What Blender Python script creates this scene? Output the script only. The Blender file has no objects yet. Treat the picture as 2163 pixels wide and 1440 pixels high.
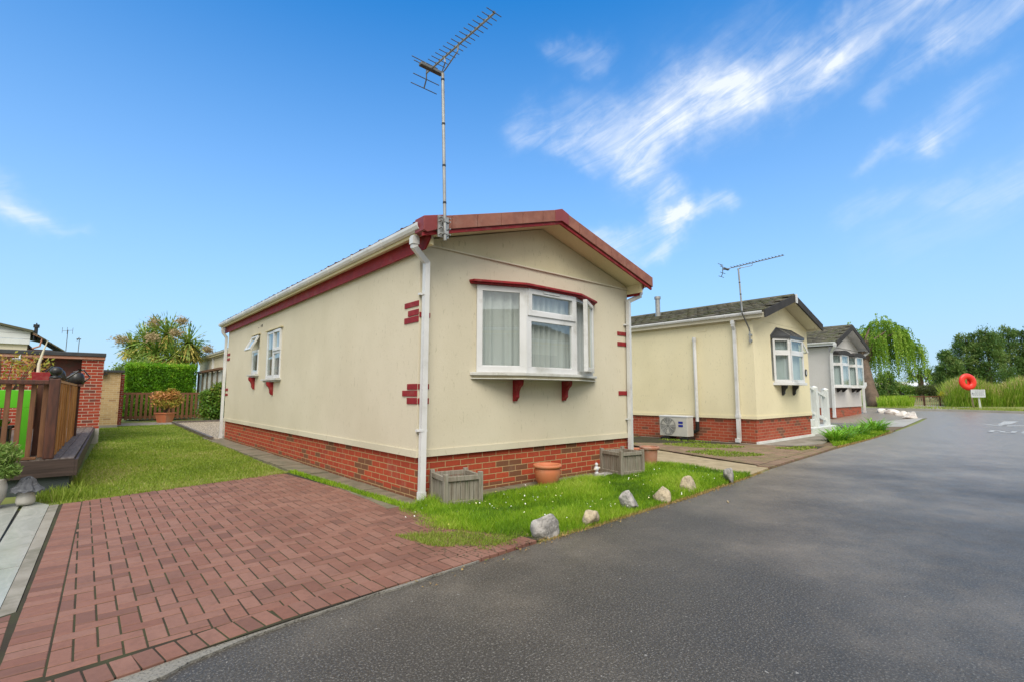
import bpy, math, random
import numpy as np
from mathutils import Vector, Matrix
S=bpy.context.scene; COL=S.collection
R=math.radians
random.seed(7); RNG=np.random.default_rng(7)
# ------------------------------------------------------------------ camera
cd=bpy.data.cameras.new('camera'); cam=bpy.data.objects.new('camera',cd); COL.objects.link(cam)
cd.sensor_width=36; cd.lens=36*1040/2163; cd.clip_start=.05; cd.clip_end=3000
cam.location=(0,0,1.25); cam.rotation_euler=(R(90)+math.atan2(111,1040),0,-R(40.85)); S.camera=cam
S.render.resolution_x=1024; S.render.resolution_y=681
# ------------------------------------------------------------------ sun
SUN_EL=R(50); SUN_AZ=R(216)      # azimuth measured from +Y towards +X
sd=bpy.data.lights.new('sun','SUN'); sun=bpy.data.objects.new('sun',sd); COL.objects.link(sun)
sd.energy=2.1; sd.angle=R(40); sd.color=(1,.93,.82)
_d=Vector((math.sin(SUN_AZ)*math.cos(SUN_EL),math.cos(SUN_AZ)*math.cos(SUN_EL),math.sin(SUN_EL)))
sun.rotation_euler=_d.to_track_quat('Z','Y').to_euler(); sun.location=(0,0,30)
# ------------------------------------------------------------------ node helper
class G:
    def __init__(s,tree): s.t=tree; tree.nodes.clear()
    def n(s,typ,ins=None,**kw):
        nd=s.t.nodes.new('ShaderNode'+typ)
        for k,v in kw.items(): setattr(nd,k,v)
        if ins:
            for k,v in ins.items():
                sk=nd.inputs[k]
                if isinstance(v,bpy.types.NodeSocket): s.t.links.new(v,sk)
                else:
                    if hasattr(sk.default_value,'__len__') and not isinstance(v,(int,float)):
                        v=tuple(v)
                        if len(sk.default_value)==4 and len(v)==3: v=v+(1,)
                    sk.default_value=v
        return nd
    def m(s,op,a,b=0,c=0,clamp=False):
        return s.n('Math',{0:a,1:b,2:c},operation=op,use_clamp=clamp).outputs[0]
    def mix(s,f,a,b,bt='MIX'):
        nd=s.n('Mix',data_type='RGBA',blend_type=bt)
        for k,v in ((0,f),(6,a),(7,b)):
            if isinstance(v,bpy.types.NodeSocket): s.t.links.new(v,nd.inputs[k])
            else: nd.inputs[k].default_value=v if not hasattr(v,'__len__') or len(v)==4 else tuple(v)+(1,)
        return nd.outputs[2]
    def ramp(s,f,lo,hi):
        return s.n('MapRange',{0:f,1:lo,2:hi,3:0,4:1},clamp=True,interpolation_type='SMOOTHSTEP').outputs[0]
    def noise(s,vec,scale,detail=4,rough=.55,dist=0):
        return s.n('TexNoise',{'Vector':vec,'Scale':scale,'Detail':detail,'Roughness':rough,'Distortion':dist}).outputs['Fac']
    def bump(s,h,strength=.3,dist=.01):
        return s.n('Bump',{'Height':h,'Strength':strength,'Distance':dist}).outputs[0]
# ------------------------------------------------------------------ world: sky and high cirrus
W=bpy.data.worlds.new('World'); S.world=W; W.use_nodes=True
g=G(W.node_tree)
sky=g.n('TexSky',sky_type='NISHITA'); sky.sun_disc=False; sky.sun_elevation=SUN_EL; sky.sun_rotation=SUN_AZ
sky.air_density=1.0; sky.dust_density=1.2; sky.ozone_density=2.0; sky.altitude=0
dv=g.n('TexCoord').outputs['Generated']
nrm=g.n('VectorMath',{0:dv},operation='NORMALIZE').outputs[0]
wn=g.n('TexNoise',{'Vector':nrm,'Scale':5.5,'Detail':5,'Roughness':.6})
wv=g.n('VectorMath',{0:wn.outputs['Color'],1:(.5,.5,.5)},operation='SUBTRACT').outputs[0]
wv=g.n('VectorMath',{0:wv,'Scale':.16},operation='SCALE').outputs[0]
wd=g.n('VectorMath',{0:nrm,1:wv},operation='ADD').outputs[0]
sp=g.n('SeparateXYZ',{0:wd}).outputs
az=g.m('MULTIPLY',g.m('ARCTAN2',sp[0],sp[1]),180/math.pi)
el=g.m('MULTIPLY',g.m('ARCSINE',sp[2]),180/math.pi)
CL=[(90,33,84.7,32.6,1.6,.6),(84.7,32.6,75,31.5,1.8,.75),(75,31.5,66.9,29.9,2.0,.85),(68,33,60,31.5,3.0,.25),(66.9,29.9,54.5,26.6,2.3,.72),(62,31,50,29.6,2.4,.5),(52,27.6,41,29,1.5,.42),(50,26.8,41.5,27.2,1.2,.3),
    (60,27.5,55.4,24.4,1.9,.6),(51,24.8,45,26.5,.9,.4),(55.4,24,58.2,21,1.3,.5),(58.5,21.6,57,19,.8,.5),(65.9,20,58.4,18.4,.9,.7),(60,18.6,51.4,17,1.1,.65),(59.5,18.4,57.3,15.4,1.0,.6),(57,15.6,53,15.6,.8,.4),
    (90.5,29.5,84.4,28.9,1.2,.5),(84.4,28.9,78.5,26.6,.9,.35),(86.4,24,83.1,21.9,1.2,.45),(83.1,21.9,78.2,20.6,.8,.5),(88.2,17.5,77,16.8,1.2,.3),
    (-7.5,17,-5.5,15.5,1.1,.6),(-5.7,15.4,-1.5,15,.6,.3),(52,36,46,36,1.2,.3),(95,20,80,13,2.5,.15)]
tot=None
for a0,e0,a1,e1,w,st in CL:
    k=math.cos(R(25)); ax,ay=(a1-a0)*k,(e1-e0); L2=ax*ax+ay*ay
    pxn=g.m('MULTIPLY',g.m('SUBTRACT',az,a0),k); pyn=g.m('SUBTRACT',el,e0)
    t=g.m('DIVIDE',g.m('ADD',g.m('MULTIPLY',pxn,ax),g.m('MULTIPLY',pyn,ay)),L2,clamp=True)
    dx=g.m('SUBTRACT',pxn,g.m('MULTIPLY',t,ax)); dy=g.m('SUBTRACT',pyn,g.m('MULTIPLY',t,ay))
    dd=g.m('ADD',g.m('MULTIPLY',dx,dx),g.m('MULTIPLY',dy,dy))
    v=g.m('MULTIPLY',g.m('POWER',2.718,g.m('MULTIPLY',dd,-1.0/(w*w))),st)
    tot=v if tot is None else g.m('ADD',tot,v)
# streaky fibres: noise stretched along the wind direction
sp2=g.n('SeparateXYZ',{0:nrm}).outputs
az2=g.m('ARCTAN2',sp2[0],sp2[1]); el2=g.m('ARCSINE',sp2[2])
fx=g.m('ADD',g.m('MULTIPLY',az2,.92),g.m('MULTIPLY',el2,.38)); fy=g.m('SUBTRACT',g.m('MULTIPLY',el2,.92),g.m('MULTIPLY',az2,.38))
fv=g.n('CombineXYZ',{0:g.m('MULTIPLY',fx,4.5),1:g.m('MULTIPLY',fy,24.0),2:.3}).outputs[0]
f1=g.noise(fv,1.6,10,.66,.9); f2=g.noise(nrm,9,6,.6,.6)
fib=g.m('ADD',g.m('MULTIPLY',f1,.75),g.m('MULTIPLY',f2,.45))
cm=g.m('MULTIPLY',tot,g.ramp(fib,.26,.95))
cm=g.m('MULTIPLY',g.n('MapRange',{0:cm,1:.0,2:.95,3:0.,4:1.},clamp=True).outputs[0],.9)
haze=g.m('POWER',g.m('SUBTRACT',1.0,g.m('MAXIMUM',sp2[2],0.0)),1.75)
haze=g.m('MULTIPLY',g.m('SUBTRACT',haze,.12),1.1,clamp=True)
skc=g.mix(1.0,sky.outputs[0],(.02,.88,1.5),'MULTIPLY')
skc=g.mix(haze,skc,(3.35,4.25,5.1))
skc=g.mix(cm,skc,(5.3,5.6,6.0))
# broad pale cloud bank added over the unseen half-sky for neutral ambient light
bk=g.m('ADD',g.m('MULTIPLY',sp2[0],-math.sin(R(40.85))),g.m('MULTIPLY',sp2[1],-math.cos(R(40.85))))
bk=g.m('ADD',bk,g.m('MULTIPLY',sp2[2],.9)); bk=g.m('ADD',bk,g.m('MULTIPLY',g.m('SUBTRACT',g.noise(nrm,2.5,7,.6,.8),.5),.5))
skc=g.mix(g.ramp(bk,.06,.5),skc,g.mix(g.ramp(g.noise(nrm,3.5,7,.6,1),.3,.7),(4.6,4.7,4.8),(6.6,6.6,6.5)))
bg=g.n('Background',{'Color':skc,'Strength':.125})
g.t.links.new(bg.outputs[0],g.n('OutputWorld').inputs[0])
S.view_settings.view_transform='Standard'; S.view_settings.look='None'; S.view_settings.gamma=1; S.view_settings.exposure=.57
S.render.engine='CYCLES'
# ------------------------------------------------------------------ terrain
def T(x,y=0):
    def f(x):
        t=min(1,max(0,(x-18)/26)); return .55*t*t*(3-2*t)
    i=math.floor(x); a=x-i
    return f(i)*(1-a)+f(i+1)*a
# ------------------------------------------------------------------ materials
MAT={}
def new(name):
    m=bpy.data.materials.new(name); m.use_nodes=True; MAT[name]=m; return m,G(m.node_tree)
def fin(g,sh): g.t.links.new(sh,g.n('OutputMaterial').inputs[0])
def prin(g,col,rough=.7,normal=None,metal=0,spec=.5,**kw):
    d={'Base Color':col,'Roughness':rough,'Metallic':metal,'Specular IOR Level':spec}
    if normal is not None: d['Normal']=normal
    d.update(kw)
    return g.n('BsdfPrincipled',d).outputs[0]
def OC(g): return g.n('TexCoord').outputs['Object']
def pbr(name,c1,c2=None,rough=.6,scale=3,bump=0,bscale=60,metal=0,spec=.5,stretch=(1,1,1),dirt=None,dscale=1.5,bd=.004,lo=.3,hi=.7):
    m,g=new(name); v=g.n('Mapping',{'Vector':OC(g),'Scale':stretch}).outputs[0]
    c2=c2 or tuple(x*.82 for x in c1)
    col=g.mix(g.ramp(g.noise(v,scale,6),lo,hi),c1,c2)
    if dirt: col=g.mix(g.m('MULTIPLY',g.ramp(g.noise(v,dscale,8,.65),.5,.75),.8),col,dirt)
    n=g.bump(g.noise(v,bscale,5),bump,bd) if bump else None
    fin(g,prin(g,col,rough,n,metal,spec)); return m
def brick(name,c1,c2,mortar,dark=None,low=None,bw=.225,rh=.075):
    m,g=new(name); s=g.n('SeparateXYZ',{0:OC(g)}).outputs
    u=g.m('ADD',s[0],s[1]); vec=g.n('CombineXYZ',{0:u,1:s[2],2:0}).outputs[0]
    wob=g.n('VectorMath',{0:vec,1:g.n('VectorMath',{0:g.n('TexNoise',{'Vector':OC(g),'Scale':14.,'Detail':2}).outputs['Color'],'Scale':.006},operation='SCALE').outputs[0]},operation='ADD').outputs[0]
    def bt(a,b,bias=0,off=.5):
        return g.n('TexBrick',{'Vector':wob,'Color1':a,'Color2':b,'Mortar':mortar,'Scale':1.,'Mortar Size':.006,'Mortar Smooth':.2,'Bias':bias,'Brick Width':bw,'Row Height':rh},offset=off)
    b=bt(c1,c2); col=b.outputs['Color']
    if dark:
        b2=bt((0,0,0),(1,1,1)); sel=g.m('GREATER_THAN',g.m('ADD',g.n('RGBToBW',{0:b2.outputs[0]}).outputs[0],g.m('MULTIPLY',g.noise(OC(g),.9,1),.35)),1.07)
        lowf=0
        if low: sel=g.m('MAXIMUM',sel,g.m('LESS_THAN',g.m('ADD',s[2],g.m('MULTIPLY',g.n('RGBToBW',{0:b2.outputs[0]}).outputs[0],.12)),low))
        col=g.mix(g.m('MULTIPLY',g.m('MULTIPLY',sel,.9),g.m('SUBTRACT',1,b.outputs['Fac'])),col,dark)
    col=g.mix(g.m('MULTIPLY',g.ramp(g.noise(OC(g),22,6,.7),.35,.75),.3),col,tuple(x*.45 for x in c1))
    col=g.mix(g.m('MULTIPLY',g.ramp(g.noise(OC(g),2.2,6,.7),.55,.8),.35),col,(.36,.27,.2))
    h=g.m('SUBTRACT',g.m('MULTIPLY',g.noise(OC(g),60,5),.25),b.outputs['Fac'])
    fin(g,prin(g,col,.85,g.bump(h,.6,.008),0,.25)); return m
def stucco(name,c,c2,streak=(.35,.32,.2),amt=.25,bump=.35):
    m,g=new(name); o=OC(g)
    v=g.n('Mapping',{'Vector':o,'Scale':(1,1,.09)}).outputs[0]
    col=g.mix(g.ramp(g.noise(o,1.1,5),.3,.7),c,c2)
    col=g.mix(g.m('MULTIPLY',g.ramp(g.noise(v,26,8,.75),.6,.78),amt),col,streak)
    v2=g.n('Mapping',{'Vector':o,'Scale':(1,1,.3)}).outputs[0]
    col=g.mix(g.m('MULTIPLY',g.ramp(g.noise(v2,34,3,.6,1.0),.6,.7),.36),col,streak)
    col=g.mix(g.m('MULTIPLY',g.ramp(g.noise(o,.7,3),.4,.7),.12),col,streak)
    h=g.m('ADD',g.noise(o,130,4,.6),g.m('MULTIPLY',g.noise(o,30,3),.8))
    fin(g,prin(g,col,.8,g.bump(h,bump,.006),0,.3)); return m
def tinted(name,cols,rough=.6,trans=.0,scale=0,spec=.3,bump=0):
    """colour varies from piece to piece through the 'tint' attribute"""
    m,g=new(name); a=g.n('Attribute',attribute_name='tint').outputs['Fac']
    cr=g.n('ValToRGB',{0:a}); e=cr.color_ramp.elements
    while len(e)<len(cols): e.new(.5)
    for i,c in enumerate(cols): e[i].position=i/(len(cols)-1); e[i].color=tuple(c)+(1,)
    col=cr.outputs[0]; n=None
    if bump: col=g.mix(g.m('MULTIPLY',g.ramp(g.noise(OC(g),1.3,7,.7),.48,.72),.5),col,tuple(x*.62 for x in cols[0]))
    if scale: col=g.mix(g.m('MULTIPLY',g.ramp(g.noise(OC(g),scale,6,.7),.4,.75),.35),col,tuple(x*.5 for x in cols[0]))
    if bump: n=g.bump(g.noise(OC(g),180,4,.6),bump,.004)
    sh=prin(g,col,rough,n,0,spec)
    if trans:
        tr=g.n('BsdfTranslucent',{'Color':g.mix(.5,col,(.35,.5,.05))}).outputs[0]
        sh=g.n('MixShader',{0:trans,1:sh,2:tr}).outputs[0]
    fin(g,sh); return m
def glassm(name,tint=(.9,.94,.925),gl=.16):
    m,g=new(name)
    ge=g.n('NewGeometry').outputs; c=g.m('ABSOLUTE',g.n('VectorMath',{0:ge['Incoming'],1:ge['Normal']},operation='DOT_PRODUCT').outputs['Value'])
    f=g.m('ADD',g.m('MULTIPLY',g.m('POWER',g.m('SUBTRACT',1.0,c),5.0),.85),gl,clamp=True)
    t=g.n('BsdfTransparent',{'Color':tint}).outputs[0]; r=g.n('BsdfGlossy',{'Roughness':.01,'Color':(.9,.96,.97)}).outputs[0]
    fin(g,g.n('MixShader',{0:f,1:t,2:r}).outputs[0]); return m
pbr('white_pvc',(.72,.73,.74),(.62,.63,.62),.32,2,dirt=(.42,.42,.38),dscale=2.2)
pbr('white_paint',(.74,.76,.74),(.64,.66,.64),.45,3)
pbr('grubby_white',(.62,.63,.6),(.5,.5,.46),.5,6,dirt=(.3,.29,.22),dscale=4)
stucco('cream',(.68,.625,.485),(.64,.585,.445),amt=.2)
stucco('cream_dirty',(.64,.58,.39),(.58,.52,.34),(.22,.2,.1),amt=.55)
stucco('cream_soffit',(.76,.68,.44),(.7,.62,.38),amt=.1,bump=.1)
stucco('cream_trim',(.68,.63,.49),(.6,.56,.43),amt=.1,bump=.15)
stucco('yellow_cream',(.8,.73,.5),(.77,.70,.47),amt=.05,bump=.12)
stucco('pale_grey',(.58,.565,.55),(.54,.525,.51),amt=.12,bump=.15)
stucco('render_dark',(.06,.075,.08),(.04,.05,.055),(.12,.14,.1),amt=.2)
pbr('red_paint',(.30,.022,.026),(.22,.016,.02),.6,6,bump=.15,spec=.25,dirt=(.3,.1,.08),dscale=9,stretch=(1,1,1))
pbr('cap_brown',(.30,.12,.08),(.22,.08,.055),.75,7,.4,120,dirt=(.3,.16,.12),dscale=5)
pbr('cap_red',(.25,.04,.04),(.2,.03,.03),.5,5,.1)
pbr('dark_paint',(.03,.033,.037),(.045,.047,.05),.4,5)
pbr('fascia_grey',(.035,.034,.034),(.05,.048,.047),.8,3,spec=.2)
pbr('black_plastic',(.012,.013,.014),(.02,.02,.02),.35,5)
pbr('steel',(.42,.43,.42),(.3,.3,.29),.45,9,metal=.7)
pbr('steel_dull',(.16,.17,.17),(.1,.1,.1),.5,20,metal=.5)
pbr('clad',(.66,.69,.7),(.58,.6,.6),.5,2)
brick('brick_red',(.46,.078,.033),(.33,.052,.028),(.46,.32,.16),(.16,.085,.045),.15)
brick('brick_shed',(.36,.06,.027),(.24,.035,.022),(.5,.42,.33),(.13,.05,.04),None)
brick('brick_home',(.42,.09,.045),(.31,.055,.03),(.42,.26,.17),(.17,.08,.05),.1)
brick('brick_buff',(.52,.36,.18),(.42,.28,.13),(.55,.46,.32),(.33,.2,.1),None)
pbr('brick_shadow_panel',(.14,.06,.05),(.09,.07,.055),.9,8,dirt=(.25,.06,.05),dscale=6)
tinted('roof_tile_grey',[(.07,.068,.05),(.12,.11,.08),(.1,.105,.05),(.17,.15,.115)],.85,scale=9,bump=.4)
tinted('roof_tile_brown',[(.1,.045,.03),(.16,.06,.04)],.85,scale=9,bump=.4)
tinted('paver_red',[(.205,.092,.066),(.24,.114,.082),(.265,.136,.102),(.165,.078,.058)],.72,scale=30,bump=.5,spec=.4)
tinted('paver_brown',[(.2,.13,.09),(.26,.18,.12),(.2,.17,.08),(.3,.19,.14)],.85,scale=6,bump=.5)
pbr('joint_moss',(.028,.018,.011),(.04,.045,.014),.95,3,.6,90)
pbr('concrete',(.3,.28,.24),(.22,.2,.165),.8,4,.4,90,dirt=(.13,.13,.09),dscale=2)
pbr('concrete_tan',(.42,.34,.21),(.33,.26,.15),.85,5,.4,90,dirt=(.2,.17,.1),dscale=3)
pbr('concrete_pale',(.42,.41,.38),(.33,.32,.29),.6,2,.2,60)
pbr('slab_dark',(.22,.185,.13),(.13,.12,.075),.8,5,.5,60,dirt=(.2,.19,.14),dscale=7)
pbr('soil',(.17,.12,.075),(.12,.085,.05),.95,6,.8,50,dirt=(.1,.12,.03),dscale=2)
pbr('verge_soil',(.12,.16,.03),(.16,.13,.045),.95,5,.8,50)
pbr('ground_green',(.15,.21,.04),(.2,.21,.06),.95,.6,.5,20,dirt=(.2,.17,.09),dscale=.4)
pbr('dry_edge',(.33,.2,.09),(.2,.15,.06),.95,9,.8,60,dirt=(.08,.12,.02),dscale=4)
pbr('terracotta',(.55,.17,.07),(.5,.2,.1),.6,5,.15,80,dirt=(.5,.32,.22),dscale=2.5)
pbr('terracotta_pale',(.4,.17,.1),(.42,.22,.15),.75,9,.3,80,dirt=(.5,.4,.33),dscale=5)
pbr('teak_grey',(.2,.17,.13),(.3,.28,.235),.85,3,.5,30,stretch=(14,14,1.2),dirt=(.12,.14,.08),dscale=2)
pbr('fence_brown',(.19,.085,.035),(.12,.05,.022),.65,3,.4,30,stretch=(12,12,1.2),dirt=(.1,.04,.02),dscale=2)
pbr('fence_gold',(.55,.27,.08),(.34,.15,.045),.65,3,.4,30,stretch=(16,16,1.1),dirt=(.15,.06,.02),dscale=2)
pbr('post_dark',(.05,.02,.014),(.1,.035,.02),.5,3,.3,30,stretch=(10,10,1.4))
pbr('deck_wood',(.08,.06,.05),(.16,.135,.115),.6,2,.4,30,stretch=(16,1.2,10),dirt=(.22,.19,.17),dscale=3)
pbr('deck_fascia',(.03,.018,.015),(.07,.045,.038),.6,2,.4,30,stretch=(1.2,1.2,24))
pbr('lime_paint',(.13,.6,.02),(.11,.52,.02),.35,3)
pbr('float_red',(.8,.035,.02),(.72,.03,.018),.35,2)
pbr('stone_grey',(.44,.42,.40),(.13,.125,.12),.85,9,1,22,dirt=(.62,.6,.56),dscale=9,lo=.4,hi=.6,bd=.02)
pbr('stone_tan',(.52,.44,.31),(.24,.2,.14),.85,10,1,26,dirt=(.66,.6,.48),dscale=9,lo=.38,hi=.62,bd=.02)
pbr('stone_white',(.78,.76,.74),(.55,.52,.48),.8,3,.6,14,dirt=(.42,.28,.2),dscale=4,bd=.02)
pbr('mushroom_cap',(.1,.105,.12),(.05,.055,.065),.8,4,.9,25,stretch=(1,1,5),dirt=(.24,.25,.27),dscale=8)
pbr('mushroom_stem',(.5,.49,.45),(.4,.39,.35),.8,6,.4,40)
pbr('bark',(.15,.105,.075),(.09,.065,.045),.95,5,1,22,stretch=(1,1,.25),bd=.03)
pbr('branch',(.12,.09,.06),(.09,.07,.05),.95,4)
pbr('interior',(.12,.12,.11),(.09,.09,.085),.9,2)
pbr('road_paint',(.5,.51,.5),(.3,.31,.31),.6,18,.3,90)
pbr('sign_face',(.6,.63,.68),(.5,.53,.57),.4,3)
pbr('sign_ink',(.16,.18,.24),(.2,.2,.25),.5,3)
pbr('label_blue',(.012,.025,.3),(.01,.02,.24),.4,3)
pbr('grille_grey',(.22,.22,.21),(.16,.16,.155),.5,3)
pbr('ac_case',(.56,.55,.5),(.5,.49,.44),.45,2)
pbr('far_white',(.62,.64,.66),(.55,.57,.6),.6,1)
pbr('far_field',(.3,.29,.15),(.2,.24,.12),.95,.06)
pbr('car_paint_dark',(.015,.018,.022),(.01,.012,.014),.15,1)
glassm('glass'); glassm('glass_far',(.8,.88,.88),.12)
def fabric():
    m,g=new('net_curtain')
    sh=g.n('MixShader',{0:.3,1:prin(g,(.76,.78,.76),.9),2:g.n('BsdfTranslucent',{'Color':(.7,.75,.72)}).outputs[0]}).outputs[0]
    fin(g,sh)
fabric()
def asphalt(name,base,base2,wet0,wet1):
    m,g=new(name); o=OC(g)
    sp_=g.n('TexVoronoi',{'Vector':o,'Scale':70.},feature='F1').outputs; 
    big=g.ramp(g.m('ADD',g.noise(o,.45,6,.65),g.m('MULTIPLY',g.m('SUBTRACT',g.n('SeparateXYZ',{0:o}).outputs[0],-2.7),.032)),.25,.85); mid=g.ramp(g.noise(o,4,5,.6),.3,.7)  # base gets paler along x: wet sheen of the far road put into the colour
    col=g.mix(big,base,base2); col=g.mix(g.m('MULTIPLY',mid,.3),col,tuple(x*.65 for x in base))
    col=g.mix(g.m('MULTIPLY',g.ramp(g.noise(o,88,2,.8),.53,.66),.6),col,(.3,.285,.26))
    col=g.mix(g.m('MULTIPLY',g.ramp(g.noise(o,70,2,.8),.46,.33),.7),col,(.016,.015,.013))
    col=g.mix(g.m('MULTIPLY',g.ramp(g.noise(o,34,1,.5),.74,.8),.8),col,(.36,.35,.33))
    h=g.m('ADD',g.m('MULTIPLY',sp_['Distance'],-1.0),g.m('MULTIPLY',g.noise(o,110,3,.7),.8))
    rough=g.n('MapRange',{0:g.m('ADD',g.m('MULTIPLY',big,.6),g.m('MULTIPLY',mid,.4)),1:0.,2:1.,3:wet0,4:wet1}).outputs[0]
    fin(g,prin(g,col,rough,g.bump(h,.6,.006),0,.5))
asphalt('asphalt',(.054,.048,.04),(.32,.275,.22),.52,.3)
asphalt('haunch',(.2,.19,.165),(.26,.25,.22),.8,.7)
asphalt('asphalt_pale',(.13,.13,.125),(.17,.165,.16),.55,.4)
def gravelm():
    m,g=new('gravel'); o=OC(g)
    v=g.n('TexVoronoi',{'Vector':o,'Scale':26.},feature='F1'); c=g.mix(g.n('SeparateXYZ',{0:v.outputs['Color']}).outputs[0],(.68,.56,.4),(.42,.35,.26))
    c=g.mix(g.ramp(v.outputs['Distance'],.35,.7),c,(.12,.1,.07))
    fin(g,prin(g,c,.85,g.bump(g.m('MULTIPLY',v.outputs['Distance'],-1.0),1,.02)))
gravelm()
def slabm():
    m,g=new('porcelain'); o=OC(g); v=g.n('Mapping',{'Vector':o,'Scale':(1,.35,1)}).outputs[0]
    c=g.mix(g.ramp(g.noise(v,5,8,.65,1.5),.35,.7),(.36,.38,.35),(.46,.47,.44))
    c=g.mix(g.m('MULTIPLY',g.ramp(g.noise(o,2.3,5,.6),.5,.75),.4),c,(.25,.25,.19))
    fin(g,prin(g,c,.22,None,0,.5))
slabm()
tinted('grass_verge',[(.08,.19,.01),(.2,.38,.014),(.32,.5,.025),(.5,.6,.1)],.5,.35)
tinted('grass_lawn',[(.12,.18,.02),(.2,.3,.028),(.3,.37,.055),(.48,.41,.19)],.6,.3)
tinted('grass_dry',[(.3,.18,.07),(.45,.3,.12),(.15,.2,.04)],.7,.2)
tinted('daisy',[(.8,.8,.76),(.8,.8,.76),(.75,.65,.15)],.6)
tinted('hedge_leaf',[(.03,.1,.006),(.09,.26,.01),(.18,.42,.015),(.36,.52,.04)],.55,.3)
tinted('palm_leaf',[(.08,.17,.03),(.17,.3,.05),(.34,.42,.1),(.65,.52,.14)],.45,.25)
tinted('palm_plume',[(.4,.29,.17),(.54,.41,.25),(.4,.32,.2)],.9,.2)
tinted('willow_leaf',[(.08,.19,.015),(.18,.34,.03),(.3,.46,.05),(.45,.56,.12)],.55,.35)
tinted('conifer_leaf',[(.03,.08,.02),(.06,.14,.03),(.12,.21,.05),(.24,.3,.1)],.65,.25)
tinted('bush_leaf',[(.04,.11,.015),(.09,.2,.02),(.18,.3,.035),(.3,.16,.07)],.5,.25)
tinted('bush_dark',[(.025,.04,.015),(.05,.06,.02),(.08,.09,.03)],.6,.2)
tinted('autumn_leaf',[(.2,.27,.04),(.42,.36,.06),(.6,.28,.1),(.66,.3,.14)],.5,.3)
tinted('fern_leaf',[(.1,.3,.015),(.18,.45,.03),(.3,.58,.06)],.45,.3)
tinted('fluffy_leaf',[(.1,.2,.04),(.18,.3,.07),(.28,.36,.12)],.6,.3)
tinted('reed_leaf',[(.05,.12,.008),(.13,.27,.015),(.26,.4,.03),(.42,.45,.12)],.5,.3)
tinted('reed_plume',[(.45,.3,.14),(.55,.42,.22),(.35,.33,.1)],.8,.3)
tinted('yellow_leaf',[(.6,.5,.02),(.75,.62,.04),(.3,.35,.04)],.6,.2)
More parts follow.
